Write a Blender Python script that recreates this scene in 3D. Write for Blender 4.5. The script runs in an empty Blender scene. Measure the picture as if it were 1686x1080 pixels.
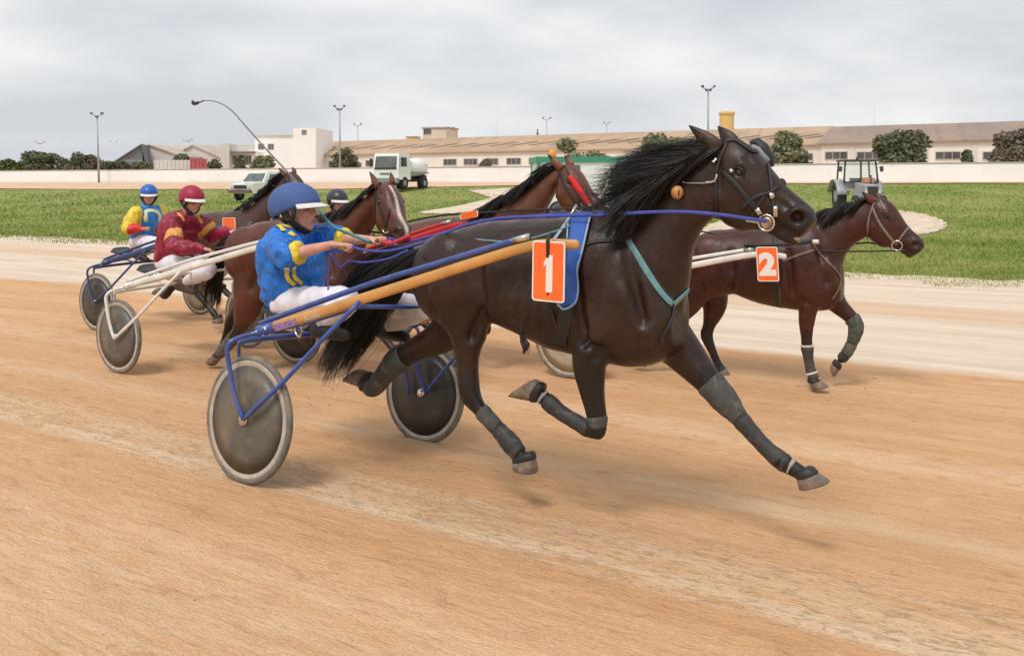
import bpy, math, random
import numpy as np
from mathutils import Vector as V
from mathutils.bvhtree import BVHTree

random.seed(7); rng = np.random.default_rng(7)
SC = bpy.context.scene
COL = SC.collection
# ------------------------------------------------------------------ camera, world, sun
FPX, CX, HY, EYE = 1423.0, 843.0, 303.0, 1.80      # focal length and horizon in photograph pixels
cd = bpy.data.cameras.new('camera'); cam = bpy.data.objects.new('camera', cd); COL.objects.link(cam)
cam.location = (0, 0, EYE); cam.rotation_euler = (math.radians(90), 0, 0)
cd.sensor_width = 36; cd.lens = 36 * FPX / 1686; cd.shift_y = -(540 - HY) / 1686
cd.clip_start = 0.05; cd.clip_end = 20000
SC.camera = cam
SC.view_settings.view_transform = 'Standard'; SC.view_settings.look = 'None'
SC.view_settings.exposure = 0.22; SC.view_settings.gamma = 1
SUN_EL, SUN_AZ = math.radians(56), math.radians(-150)   # azimuth of the sun, clockwise from +Y
W = bpy.data.worlds.new('World'); SC.world = W; W.use_nodes = True
nt = W.node_tree; nt.nodes.clear()
N = nt.nodes.new; L = nt.links.new
out = N('ShaderNodeOutputWorld'); bg = N('ShaderNodeBackground'); bg.inputs[1].default_value = 0.1
sky = N('ShaderNodeTexSky'); sky.sky_type = 'NISHITA'; sky.sun_disc = False
sky.sun_elevation = SUN_EL; sky.sun_rotation = SUN_AZ; sky.air_density = 1.6; sky.dust_density = 3
tc = N('ShaderNodeTexCoord'); mp = N('ShaderNodeMapping'); mp.inputs['Scale'].default_value = (1.0, 1.0, 3.2)
L(tc.outputs['Generated'], mp.inputs[0])
n1 = N('ShaderNodeTexNoise'); n1.inputs['Scale'].default_value = 2.1; n1.inputs['Detail'].default_value = 6
n1.inputs['Roughness'].default_value = 0.5; n1.inputs['Distortion'].default_value = 0.25
mp.inputs['Location'].default_value = (3.1, 0.4, 0.35)
L(mp.outputs[0], n1.inputs['Vector'])
r1 = N('ShaderNodeValToRGB'); e = r1.color_ramp.elements
e[0].position = 0.40; e[0].color = (5.75, 6.0, 6.45, 1)
e[1].position = 0.58; e[1].color = (8.0, 8.0, 8.0, 1)
e.new(0.49).color = (6.8, 6.95, 7.25, 1)
L(n1.outputs[0], r1.inputs[0])
mx = N('ShaderNodeMixRGB'); mx.inputs[0].default_value = 0.93
L(sky.outputs[0], mx.inputs[1]); L(r1.outputs[0], mx.inputs[2]); L(mx.outputs[0], bg.inputs[0]); L(bg.outputs[0], out.inputs[0])
sd = bpy.data.lights.new('sun', 'SUN'); sun = bpy.data.objects.new('sun', sd); COL.objects.link(sun)
sd.energy = 1.65; sd.angle = math.radians(16); sd.color = (1.0, 0.955, 0.89)
sdir = V((math.sin(SUN_AZ) * math.cos(SUN_EL), math.cos(SUN_AZ) * math.cos(SUN_EL), math.sin(SUN_EL)))
sun.rotation_euler = sdir.to_track_quat('Z', 'Y').to_euler(); sun.location = (0, 0, 30)

# ------------------------------------------------------------------ materials
MATS = {}
def mat(name, col, rough=0.6, metal=0.0, var=0.0, vscale=8.0, bump=0.0, bscale=60.0, attr=False, sheen=0.0, coat=0.0, alpha=None, trans=0.0, bdist=0.01):
    m = bpy.data.materials.new(name); m.use_nodes = True; MATS[name] = m
    t = m.node_tree; b = t.nodes['Principled BSDF']
    b.inputs['Roughness'].default_value = rough; b.inputs['Metallic'].default_value = metal
    b.inputs['Sheen Weight'].default_value = sheen; b.inputs['Coat Weight'].default_value = coat
    b.inputs['Transmission Weight'].default_value = trans
    if alpha is not None: b.inputs['Alpha'].default_value = alpha
    tc = t.nodes.new('ShaderNodeTexCoord'); src = None
    if attr:
        a = t.nodes.new('ShaderNodeAttribute'); a.attribute_name = 'coat'; src = a.outputs['Color']
    if var > 0:
        n = t.nodes.new('ShaderNodeTexNoise'); n.inputs['Scale'].default_value = vscale; n.inputs['Detail'].default_value = 5
        t.links.new(tc.outputs['Object'], n.inputs['Vector'])
        r = t.nodes.new('ShaderNodeMapRange'); r.inputs[1].default_value = 0.3; r.inputs[2].default_value = 0.7
        r.inputs[3].default_value = 1 - var; r.inputs[4].default_value = 1 + var
        t.links.new(n.outputs[0], r.inputs[0])
        mm = t.nodes.new('ShaderNodeMixRGB'); mm.blend_type = 'MULTIPLY'; mm.inputs[0].default_value = 1
        if src: t.links.new(src, mm.inputs[1])
        else: mm.inputs[1].default_value = (*col, 1)
        t.links.new(r.outputs[0], mm.inputs[2]); src = mm.outputs[0]
    if src: t.links.new(src, b.inputs['Base Color'])
    else: b.inputs['Base Color'].default_value = (*col, 1)
    if bump > 0:
        n = t.nodes.new('ShaderNodeTexNoise'); n.inputs['Scale'].default_value = bscale; n.inputs['Detail'].default_value = 4
        t.links.new(tc.outputs['Object'], n.inputs['Vector'])
        bn = t.nodes.new('ShaderNodeBump'); bn.inputs['Strength'].default_value = bump; bn.inputs['Distance'].default_value = bdist
        t.links.new(n.outputs[0], bn.inputs['Height']); t.links.new(bn.outputs[0], b.inputs['Normal'])
    return m
HAIR = mat('coat_hair', (0.03, 0.02, 0.015), 0.5, attr=True, var=0.22, vscale=11, bump=0.35, bscale=55, sheen=0.0, bdist=0.006)
def _coat():
    t = HAIR.node_tree; b = t.nodes['Principled BSDF']; b.inputs['Specular IOR Level'].default_value = 0.36; b.inputs['Coat Weight'].default_value = 0.08; b.inputs['Coat Roughness'].default_value = 0.35
    tc = t.nodes.new('ShaderNodeTexCoord'); n = t.nodes.new('ShaderNodeTexNoise'); n.inputs['Scale'].default_value = 5.5; n.inputs['Detail'].default_value = 8; n.inputs['Roughness'].default_value = 0.7
    t.links.new(tc.outputs['Object'], n.inputs['Vector']); r = t.nodes.new('ShaderNodeMapRange'); r.inputs[1].default_value = 0.35; r.inputs[2].default_value = 0.65; r.inputs[3].default_value = 0.30; r.inputs[4].default_value = 0.56
    t.links.new(n.outputs[0], r.inputs[0]); t.links.new(r.outputs[0], b.inputs['Roughness'])
_coat()
MANE = mat('mane_hair', (0.011, 0.0095, 0.009), 0.42, var=0.3, vscale=30)
MANEB = mat('mane_hair_brown', (0.022, 0.012, 0.009), 0.5, var=0.3, vscale=30)
HOOF = mat('hoof_horn', (0.17, 0.13, 0.10), 0.7, var=0.35, vscale=30, bump=0.3, bscale=80)
HOOFD = mat('hoof_dark', (0.06, 0.05, 0.045), 0.7, var=0.3, vscale=30)
LEATH = mat('black_leather', (0.018, 0.017, 0.018), 0.5, bump=0.2, bscale=200, var=0.2)
NEO = mat('boot_grey', (0.062, 0.066, 0.063), 0.75, var=0.25, vscale=25, bump=0.4, bscale=120)
NEOD = mat('boot_dark', (0.03, 0.03, 0.032), 0.6, var=0.3, vscale=20, bump=0.3, bscale=120)
NEOG = mat('boot_greenish', (0.075, 0.085, 0.07), 0.8, var=0.3, vscale=25, bump=0.4, bscale=120)
CHROME = mat('bright_metal', (0.62, 0.6, 0.56), 0.25, 1.0, var=0.2, vscale=20)
WEBW = mat('white_webbing', (0.6, 0.58, 0.54), 0.8, var=0.15, vscale=40)
TEAL = mat('teal_strap', (0.13, 0.27, 0.28), 0.6, var=0.15, vscale=40)
BLUEP = mat('blue_paint', (0.03, 0.075, 0.30), 0.32, var=0.22, vscale=12, coat=0.3, bump=0.1, bscale=40)
WHITEP = mat('white_paint', (0.72, 0.70, 0.66), 0.35, var=0.10, vscale=12)
REDP = mat('red_paint', (0.55, 0.02, 0.025), 0.35, var=0.15, vscale=12)
NAVYP = mat('navy_paint', (0.03, 0.06, 0.16), 0.4, var=0.15, vscale=12)
TAN = mat('varnished_shaft', (0.56, 0.27, 0.07), 0.38, var=0.18, vscale=7, coat=0.3, bump=0.08, bscale=30)
TYRE = mat('tyre_rubber', (0.16, 0.15, 0.13), 0.8, var=0.3, vscale=14)
RIM = mat('wheel_rim', (0.44, 0.40, 0.34), 0.5, var=0.2, vscale=16)
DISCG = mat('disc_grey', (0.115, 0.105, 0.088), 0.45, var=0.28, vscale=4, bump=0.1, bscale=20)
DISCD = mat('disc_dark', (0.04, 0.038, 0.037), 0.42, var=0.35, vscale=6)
def _dust(m, c, lo, k):
    t = m.node_tree; b = t.nodes['Principled BSDF']; src = b.inputs['Base Color'].links[0].from_socket; tc = t.nodes.new('ShaderNodeTexCoord'); last = src
    for sc, l0, l1, ff in ((9.0, lo, lo + .12, .35 * k), (55.0, .66, .70, .8 * k), (2.6, .5, .75, .4 * k)):
        n = t.nodes.new('ShaderNodeTexNoise'); n.inputs['Scale'].default_value = sc; n.inputs['Detail'].default_value = 6; n.inputs['Distortion'].default_value = 1.2; t.links.new(tc.outputs['Object'], n.inputs['Vector'])
        r = t.nodes.new('ShaderNodeMapRange'); r.inputs[1].default_value = l0; r.inputs[2].default_value = l1; r.inputs[4].default_value = ff; t.links.new(n.outputs[0], r.inputs[0])
        x = t.nodes.new('ShaderNodeMixRGB'); t.links.new(r.outputs[0], x.inputs[0]); t.links.new(last, x.inputs[1]); x.inputs[2].default_value = (*c, 1); last = x.outputs[0]
    t.links.new(last, b.inputs['Base Color'])
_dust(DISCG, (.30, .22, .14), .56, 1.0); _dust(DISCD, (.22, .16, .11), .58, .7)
DISCL = mat('disc_pale', (0.42, 0.36, 0.27), 0.5, var=0.25, vscale=8)
BLUEPAD = mat('blue_pad', (0.025, 0.10, 0.42), 0.55, var=0.15, vscale=20, bump=0.2, bscale=150)
PADEDGE = mat('pad_edging', (0.28, 0.40, 0.55), 0.6)
REIN = mat('blue_rein', (0.05, 0.07, 0.36), 0.55, var=0.15, vscale=20)
ORANGE = mat('card_orange', (0.92, 0.155, 0.025), 0.45, var=0.06, vscale=9)
CARDW = mat('card_white', (0.82, 0.78, 0.72), 0.5, var=0.05, vscale=9)
SKIN = mat('skin', (0.60, 0.30, 0.22), 0.5, var=0.12, vscale=20, bump=0.05, bscale=200)
_dust(HAIR, (.15, .095, .065), .58, .30)
for _m, _k in ((TYRE, .9), (RIM, .7), (NEO, .5), (NEOD, .35), (NEOG, .5), (HOOF, .8), (BLUEP, .22), (TAN, .2)): _dust(_m, (.42, .27, .16), .54, _k)
DARK = mat('dark_void', (0.01, 0.009, 0.009), 0.7)
EYE_M = mat('eye_wet', (0.012, 0.008, 0.006), 0.08, coat=0.8)
PINK = mat('nostril_pink', (0.10, 0.035, 0.03), 0.6)
# ------------------------------------------------------------------ mesh helpers
class M:
    def __init__(s): s.v = []; s.f = []; s.mi = []; s.n = 0
    def add(s, v, f, mi=0):
        s.v.append(np.asarray(v, float).reshape(-1, 3)); s.f += [tuple(int(i) + s.n for i in q) for q in f]
        s.mi += [mi] * len(f); s.n += len(s.v[-1]); return s
    def verts(s): return np.concatenate(s.v) if s.v else np.zeros((0, 3))
ORG = {}
def mk(name, m, mats, parent=None, smooth=True, loc=None, attr=None):
    """links one mesh object; vertices are given in world space"""
    me = bpy.data.meshes.new(name); vs = m.verts().copy()
    o0 = np.array(ORG[parent.name]) if parent else np.array(loc if loc is not None else (0, 0, 0), float)
    vs -= o0
    me.from_pydata(vs.tolist(), [], m.f)
    if not isinstance(mats, (list, tuple)): mats = [mats]
    for x in mats: me.materials.append(x)
    me.polygons.foreach_set('material_index', m.mi)
    me.polygons.foreach_set('use_smooth', [smooth] * len(m.f))
    if attr is not None:
        a = me.color_attributes.new('coat', 'FLOAT_COLOR', 'POINT')
        a.data.foreach_set('color', np.concatenate([attr, np.ones((len(attr), 1))], 1).ravel())
    me.update()
    o = bpy.data.objects.new(name, me); COL.objects.link(o)
    if parent: o.parent = parent; ORG[o.name] = ORG[parent.name]
    else: o.location = tuple(o0); ORG[o.name] = tuple(o0)
    return o
def thing(name, label, cat, loc, group=None):
    o = bpy.data.objects.new(name, None); COL.objects.link(o); o.location = tuple(loc); ORG[o.name] = tuple(loc)
    o.empty_display_size = 0.2
    return tag(o, label, cat, group)
def tag(o, label=None, cat=None, group=None, kind=None):
    if label: o['label'] = label
    if cat: o['category'] = cat
    if group: o['group'] = group
    if kind: o['kind'] = kind
    return o
def smooth_path(pts, n=4):
    """Catmull-Rom through points of any dimension"""
    p = np.asarray(pts, float)
    if len(p) < 3: return p
    P = np.vstack([2 * p[0] - p[1], p, 2 * p[-1] - p[-2]]); o = []
    for i in range(1, len(P) - 2):
        a, b, c, d = P[i - 1], P[i], P[i + 1], P[i + 2]
        for k in range(n):
            t = k / n
            o.append(0.5 * ((2 * b) + (-a + c) * t + (2 * a - 5 * b + 4 * c - d) * t * t + (-a + 3 * b - 3 * c + d) * t ** 3))
    o.append(p[-1]); return np.array(o)
def nrm(a): a = np.asarray(a, float); return a / (np.linalg.norm(a) + 1e-12)
def rings(centers, A, B, seg=16, caps=True, power=2.0):
    """loft through elliptical rings: half-axis vectors A, B per ring"""
    n = len(centers); th = np.linspace(0, 2 * math.pi, seg, endpoint=False)
    c, s = np.cos(th), np.sin(th)
    if power != 2.0: c = np.sign(c) * np.abs(c) ** (2 / power); s = np.sign(s) * np.abs(s) ** (2 / power)
    v = (np.asarray(centers)[:, None, :] + c[None, :, None] * np.asarray(A)[:, None, :] + s[None, :, None] * np.asarray(B)[:, None, :]).reshape(-1, 3)
    f = [(i * seg + j, i * seg + (j + 1) % seg, (i + 1) * seg + (j + 1) % seg, (i + 1) * seg + j) for i in range(n - 1) for j in range(seg)]
    if caps:
        f.append(tuple(range(seg))[::-1]); f.append(tuple((n - 1) * seg + j for j in range(seg)))
    return v, f
def tube(pts, r, seg=10, side=None, roundcap=False, caps=True, power=2.0):
    """r: scalar, list, or list of (r_side, r_other)"""
    p = np.asarray(pts, float); n = len(p)
    R = np.asarray(r, float)
    if R.ndim == 0: R = np.full((n, 2), float(R))
    elif R.ndim == 1 and len(R) == n: R = np.stack([R, R], 1)
    elif R.ndim == 1: R = np.tile(R, (n, 1))
    T = np.gradient(p, axis=0); T /= np.linalg.norm(T, axis=1)[:, None] + 1e-12
    A = np.zeros_like(p); B = np.zeros_like(p)
    ref = np.asarray(side, float) if side is not None else (np.array([0, 0, 1.0]) if abs(T[0][2]) < 0.9 else np.array([1.0, 0, 0]))
    for i in range(n):
        a = ref - T[i] * ref.dot(T[i]); a = nrm(a)
        if side is None: ref = a
        A[i] = a; B[i] = np.cross(T[i], a)
    if roundcap:
        q, RA, AA, BB = [], [], [], []
        for k in (0.98, 0.8, 0.45): q.append(p[0] - T[0] * R[0].mean() * k); RA.append(R[0] * math.sqrt(1 - k * k)); AA.append(A[0]); BB.append(B[0])
        for i in range(n): q.append(p[i]); RA.append(R[i]); AA.append(A[i]); BB.append(B[i])
        for k in (0.45, 0.8, 0.98): q.append(p[-1] + T[-1] * R[-1].mean() * k); RA.append(R[-1] * math.sqrt(1 - k * k)); AA.append(A[-1]); BB.append(B[-1])
        p, R, A, B = map(np.array, (q, RA, AA, BB))
    return rings(p, A * R[:, :1], B * R[:, 1:], seg, caps, power)
def ball(c, r, seg=14, rg=9, X=None, Y=None, Z=None):
    r = np.full(3, float(r)) if np.ndim(r) == 0 else np.asarray(r, float)
    X = np.array([1., 0, 0]) if X is None else nrm(X); Y = np.array([0, 1., 0]) if Y is None else nrm(Y); Z = np.array([0, 0, 1.]) if Z is None else nrm(Z)
    ph = np.linspace(0.06, math.pi - 0.06, rg)
    C = [np.asarray(c) + Z * r[2] * math.cos(a) for a in ph]
    return rings(C, [X * r[0] * math.sin(a) for a in ph], [Y * r[1] * math.sin(a) for a in ph], seg)
def box(c, s, X=None, Y=None, Z=None):
    X = np.array([1., 0, 0]) if X is None else nrm(X); Y = np.array([0, 1., 0]) if Y is None else nrm(Y); Z = np.array([0, 0, 1.]) if Z is None else nrm(Z)
    c = np.asarray(c, float); v = [c + X * s[0] / 2 * a + Y * s[1] / 2 * b + Z * s[2] / 2 * d for a in (-1, 1) for b in (-1, 1) for d in (-1, 1)]
    return v, [(0, 1, 3, 2), (4, 6, 7, 5), (0, 4, 5, 1), (2, 3, 7, 6), (0, 2, 6, 4), (1, 5, 7, 3)]
def prism(poly, d):
    """closed polygon (3-D points) thickened by vector d"""
    p = np.asarray(poly, float); n = len(p); v = np.vstack([p, p + np.asarray(d)])
    return v, [tuple(range(n))[::-1], tuple(range(n, 2 * n))] + [(i, (i + 1) % n, n + (i + 1) % n, n + i) for i in range(n)]
def torus(c, ax, R, r, seg=48, s2=10, flat=1.0):
    ax = nrm(ax); a = nrm(np.cross(ax, [0.3, 0.2, 1.0])); b = np.cross(ax, a); v = []
    for i in range(seg):
        t = 2 * math.pi * i / seg; d = a * math.cos(t) + b * math.sin(t)
        for j in range(s2):
            q = 2 * math.pi * j / s2; v.append(np.asarray(c) + d * (R + r * math.cos(q)) + ax * r * flat * math.sin(q))
    f = [(i * s2 + j, i * s2 + (j + 1) % s2, ((i + 1) % seg) * s2 + (j + 1) % s2, ((i + 1) % seg) * s2 + j) for i in range(seg) for j in range(s2)]
    return v, f
def lathe(c, ax, prof, seg=48):
    """prof: (distance along the axis, radius) pairs"""
    ax = nrm(ax); a = nrm(np.cross(ax, [0.3, 0.2, 1.0])); b = np.cross(ax, a)
    C = [np.asarray(c) + ax * h for h, r in prof]
    return rings(C, [a * r for h, r in prof], [b * r for h, r in prof], seg)
def fuse(parts, voxel, iters=6, fac=0.5):
    """one continuous skin over all overlapping parts; returns numpy verts, faces, normals"""
    m = M()
    for v, f in parts: m.add(v, f)
    me = bpy.data.meshes.new('tmp'); me.from_pydata(m.verts().tolist(), [], m.f)
    o = bpy.data.objects.new('tmp', me); COL.objects.link(o)
    r = o.modifiers.new('r', 'REMESH'); r.mode = 'VOXEL'; r.voxel_size = voxel
    if iters: s = o.modifiers.new('s', 'SMOOTH'); s.factor = fac; s.iterations = iters
    dg = bpy.context.evaluated_depsgraph_get(); dg.update()
    em = o.evaluated_get(dg).to_mesh()
    v = np.empty(len(em.vertices) * 3); em.vertices.foreach_get('co', v); v = v.reshape(-1, 3)
    nn = np.empty(len(em.vertices) * 3); em.vertices.foreach_get('normal', nn); nn = nn.reshape(-1, 3)
    f = [tuple(p.vertices) for p in em.polygons]
    o.evaluated_get(dg).to_mesh_clear(); bpy.data.objects.remove(o); bpy.data.meshes.remove(me)
    return v, f, nn
def segdist(v, a, b):
    a = np.asarray(a, float); b = np.asarray(b, float); d = b - a; t = np.clip(((v - a) @ d) / (d @ d + 1e-12), 0, 1)
    return np.linalg.norm(v - (a + t[:, None] * d), axis=1), t
def noise3(v, s, seed=0):
    """cheap smooth pseudo noise in -1..1"""
    r = np.random.default_rng(seed); o = np.zeros(len(v))
    for k in range(6):
        w = r.normal(size=3) * s; o += np.sin(v @ w + r.uniform(0, 6.28))
    return o / 3.2
CAMP = np.array([0, 0, EYE])
def ray(px, py): return np.array([(px - CX) / FPX, 1.0, (HY - py) / FPX])
def atZ(px, py, Z): return CAMP + ray(px, py) * Z
class Frame:
    """a team's own axes: u forward, v away from the camera side, z up"""
    def __init__(s, C, d, lean=0.0):
        s.C = np.array([C[0], C[1], 0.0]); d = nrm([d[0], d[1], 0]); s.d = d; s.n = np.array([-d[1], d[0], 0.0]); s.lean = lean
    def w(s, q): q = np.asarray(q, float); return s.C + q[..., 0:1] * s.d + q[..., 1:2] * s.n + q[..., 2:3] * np.array([0, 0, 1.0])
    def l(s, px, py, v=0.0):
        r = ray(px, py); t = (v + (s.C - CAMP).dot(s.n)) / r.dot(s.n); p = CAMP + t * r
        return np.array([(p - s.C).dot(s.d), v, p[2]])
    def m(s, px, py, v=0.0):
        r = ray(px, py); return ((v + (s.C - CAMP).dot(s.n)) / r.dot(s.n)) / FPX
def bvh_of(o):
    me = o.data; l = np.array(ORG[o.name])
    return BVHTree.FromPolygons([tuple(np.array(v.co) + l) for v in me.vertices], [tuple(p.vertices) for p in me.polygons])
def cast(bvhs, px, py):
    d = V(ray(px, py)).normalized(); best = None
    for b in bvhs:
        h = b.ray_cast(V(CAMP), d)
        if h[0] is not None and (best is None or h[3] < best[3]): best = h
    return best
def strap(bvhs, path, w, th=0.006, off=0.003, step=5.0, n=0):
    """flat band lying on a surface, along a path given where it shows in the picture"""
    p = smooth_path(path, 6) if len(path) > 2 else np.array(path, float)
    q = [p[0]]
    for a, b in zip(p[:-1], p[1:]):
        k = max(1, int(np.linalg.norm(b - a) / step))
        for i in range(1, k + 1): q.append(a + (b - a) * i / k)
    P, Nn = [], []
    for x, y in q:
        h = cast(bvhs, x, y)
        if h: P.append(np.array(h[0])); Nn.append(np.array(h[1]))
    if len(P) < 2: return M()
    P = np.array(P); Nn = np.array(Nn)
    for _ in range(3): Nn[1:-1] = (Nn[:-2] + Nn[1:-1] + Nn[2:]); Nn /= np.linalg.norm(Nn, axis=1)[:, None]
    for _ in range(2): P[1:-1] = (P[:-2] + 2 * P[1:-1] + P[2:]) / 4
    T = np.gradient(P, axis=0); T /= np.linalg.norm(T, axis=1)[:, None] + 1e-9
    S = np.cross(T, Nn); S /= np.linalg.norm(S, axis=1)[:, None] + 1e-9
    m = M(); c = P + Nn * (off + th / 2)
    m.add(*rings(c, S * w / 2, Nn * (th / 2), 8, True, 4.0)); return m
def strands(guides, count, r0, r1=0.0006, jit=0.03, seg=12, seed=1, lenvar=0.35, sides=3, clump=0.0):
    """hair locks following guide splines (each a list of world points, same length)"""
    rg = np.random.default_rng(seed); G = np.array([smooth_path(g, 5) for g in guides]); n = G.shape[1]; m = M()
    V_, F_ = [], []; base = 0
    nc = max(8, count // 22); ct = rg.uniform(0, len(G) - 1, nc); co = rg.normal(size=(nc, 3)); cl_ = rg.uniform(0, lenvar, nc); cw = rg.normal(size=(nc, 3)); cp = rg.uniform(0, 6.28, nc)
    for k in range(count):
        ck = rg.integers(nc); t = float(np.clip(ct[ck] + rg.normal() * .12, 0, len(G) - 1)); i = min(int(t), len(G) - 2); fr = t - i
        c = G[i] * (1 - fr) + G[i + 1] * fr
        L_ = 1 - np.clip(cl_[ck] + rg.uniform(-.08, .08), 0, .9); ts = np.linspace(0, 1, seg) * L_ * (n - 1)
        i0 = np.minimum(ts.astype(int), n - 2); ff = (ts - i0)[:, None]
        p = c[i0] * (1 - ff) + c[i0 + 1] * ff
        grow = np.linspace(0.12, 1, seg)[:, None] ** 1.2
        fl = rg.uniform() < .12; off = (co[ck] + rg.normal(size=3) * (.9 if fl else .22)) * jit; wv = (cw[ck] * .5 + rg.normal(size=3) * (.4 if fl else .12)) * jit; ph = cp[ck] + rg.normal() * .3
        p = p + off * grow + wv * np.sin(np.linspace(0, 5, seg)[:, None] + ph) * grow
        rr = np.linspace(1, 0, seg) ** 0.7 * (r0 - r1) * rg.uniform(0.5, 1.2) + r1
        v, f = tube(p, rr, sides, caps=False)
        V_.append(v); F_ += [tuple(x + base for x in q) for q in f]; base += len(v)
    m.add(np.concatenate(V_), F_); return m
# ------------------------------------------------------------------ terrain, track, grass
TD = np.array([0.859, -0.512]); TN = np.array([0.512, 0.859])
WA, WD = np.array([-59.2, 100.0]), nrm([94.7, -40.0]); WN = np.array([WD[1], -WD[0]])   # far white wall: point, direction, normal towards the camera
def sstep(a, b, x): t = np.clip((x - a) / (b - a), 0, 1); return t * t * (3 - 2 * t)
def zt(X, Y):
    X = np.asarray(X, float); Y = np.asarray(Y, float)
    s = X * TN[0] + Y * TN[1]; z = 0.15 * (1 - sstep(3.1, 5.1, s))
    D = (X - WA[0]) * WN[0] + (Y - WA[1]) * WN[1]
    t = np.clip((48 - D) / 40, 0, 1); z = z + np.where(s > 8, 1.5 * (t ** 2.2), 0)
    z = z + 0.43 * sstep(9, 0, D) - 0.25 * sstep(-1, -25, D)
    return z
def ghit(px, py):
    r = ray(px, py); t = 1.5
    while t < 900:
        p = CAMP + r * t
        if p[2] <= float(zt(p[0], p[1])): return p
        t *= 1.003
    return CAMP + r * 900
def grid(xs, ys, zf):
    X, Y = np.meshgrid(xs, ys, indexing='ij'); Z = zf(X, Y); n, k = X.shape
    v = np.stack([X, Y, Z], -1).reshape(-1, 3); i, j = np.meshgrid(np.arange(n - 1), np.arange(k - 1), indexing='ij'); a = (i * k + j).ravel()
    return v, np.stack([a, a + k, a + k + 1, a + 1], 1).tolist()
def nodes_of(name, rough=0.9):
    m = bpy.data.materials.new(name); m.use_nodes = True; t = m.node_tree; b = t.nodes['Principled BSDF']; b.inputs['Roughness'].default_value = rough
    b.inputs['Specular IOR Level'].default_value = 0.15
    return m, t, b
class G:
    """small node-graph writer"""
    def __init__(s, t): s.t = t; s.tc = t.nodes.new('ShaderNodeTexCoord').outputs['Object']
    def vec(s, d):
        n = s.t.nodes.new('ShaderNodeVectorMath'); n.operation = 'DOT_PRODUCT'; s.t.links.new(s.tc, n.inputs[0]); n.inputs[1].default_value = d; return n.outputs['Value']
    def mth(s, op, a, b=0.0, c=None):
        n = s.t.nodes.new('ShaderNodeMath'); n.operation = op
        for i, x in enumerate((a, b) if c is None else (a, b, c)):
            if isinstance(x, (int, float)): n.inputs[i].default_value = x
            else: s.t.links.new(x, n.inputs[i])
        return n.outputs[0]
    def comb(s, x, y, z=0.0):
        n = s.t.nodes.new('ShaderNodeCombineXYZ')
        for i, q in enumerate((x, y, z)):
            if isinstance(q, (int, float)): n.inputs[i].default_value = q
            else: s.t.links.new(q, n.inputs[i])
        return n.outputs[0]
    def noise(s, v, sc=1.0, det=4, rough=0.55, dist=0.0):
        n = s.t.nodes.new('ShaderNodeTexNoise'); n.inputs['Scale'].default_value = sc; n.inputs['Detail'].default_value = det; n.inputs['Roughness'].default_value = rough
        n.inputs['Distortion'].default_value = dist
        if v is not None: s.t.links.new(v, n.inputs['Vector'])
        return n.outputs[0]
    def rng(s, x, a, b, c=0.0, d=1.0, smooth=True):
        n = s.t.nodes.new('ShaderNodeMapRange'); n.interpolation_type = 'SMOOTHSTEP' if smooth else 'LINEAR'
        for i, q in enumerate((a, b, c, d)): n.inputs[i + 1].default_value = q
        s.t.links.new(x, n.inputs[0]); return n.outputs[0]
    def mix(s, f, a, b, mode='MIX'):
        n = s.t.nodes.new('ShaderNodeMixRGB'); n.blend_type = mode
        for i, x in enumerate((f, a, b)):
            if isinstance(x, (int, float)): n.inputs[i].default_value = x
            elif isinstance(x, tuple): n.inputs[i].default_value = (*x, 1)
            else: s.t.links.new(x, n.inputs[i])
        return n.outputs[0]
    def bump(s, h, st, dist, b):
        n = s.t.nodes.new('ShaderNodeBump'); n.inputs['Strength'].default_value = st; n.inputs['Distance'].default_value = dist
        s.t.links.new(h, n.inputs['Height']); s.t.links.new(n.outputs[0], b.inputs['Normal'])
# track sand
mt, t, b = nodes_of('track_sand'); g = G(t)
S_ = g.vec((TN[0], TN[1], 0)); U_ = g.vec((TD[0], TD[1], 0))
def uv(a, c, o=0.0): return g.comb(g.mth('MULTIPLY', U_, a), g.mth('MULTIPLY', S_, c), o)
wob = g.noise(uv(0.12, 0.5), 1.0, 2)
Sw = g.mth('ADD', S_, g.mth('MULTIPLY', g.mth('SUBTRACT', wob, 0.5), 0.28))
streak = g.noise(uv(0.22, 2.6), 1.0, 7, 0.68); streak2 = g.noise(uv(2.4, 15, 3.3), 1.0, 9, 0.72, .5); fleck = g.noise(uv(13, 36, 1.7), 1.0, 4, 0.65, 0.8); grain = g.noise(uv(60, 90), 1.0, 2)
patch = g.noise(uv(0.5, 0.9, 5.0), 1.0, 3, 0.5)
base = g.mix(g.rng(streak, 0.3, 0.7), (0.61, 0.335, 0.165), (0.70, 0.425, 0.23))
base = g.mix(g.mth('MULTIPLY', g.rng(streak2, 0.46, 0.72), 0.42), base, (0.74, 0.46, 0.25))
base = g.mix(g.mth('MULTIPLY', g.rng(streak2, 0.48, 0.28), 0.36), base, (0.42, 0.21, 0.10))
def band(c, w, soft): return g.rng(g.mth('ABSOLUTE', g.mth('SUBTRACT', Sw, c)), w, w + soft, 1.0, 0.0)
bands = g.mth('MAXIMUM', g.mth('MULTIPLY', band(3.44, 0.05, 0.10), 1.0), g.mth('MAXIMUM', g.mth('MULTIPLY', band(3.68, 0.13, 0.22), 0.62), g.mth('MAXIMUM', g.mth('MULTIPLY', band(4.85, 0.05, 0.2), 0.6), g.mth('MAXIMUM', g.mth('MULTIPLY', band(6.1, 0.08, 0.3), 0.45), g.mth('MULTIPLY', band(1.9, 0.3, 0.9), 0.5)))))
bandn = g.mth('MULTIPLY', bands, g.rng(g.noise(uv(1.6, 9, 9.0), 1.0, 5, 0.7), 0.32, 0.58))
base = g.mix(g.mth('MULTIPLY', bandn, 0.85), base, (0.74, 0.555, 0.38))
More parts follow.
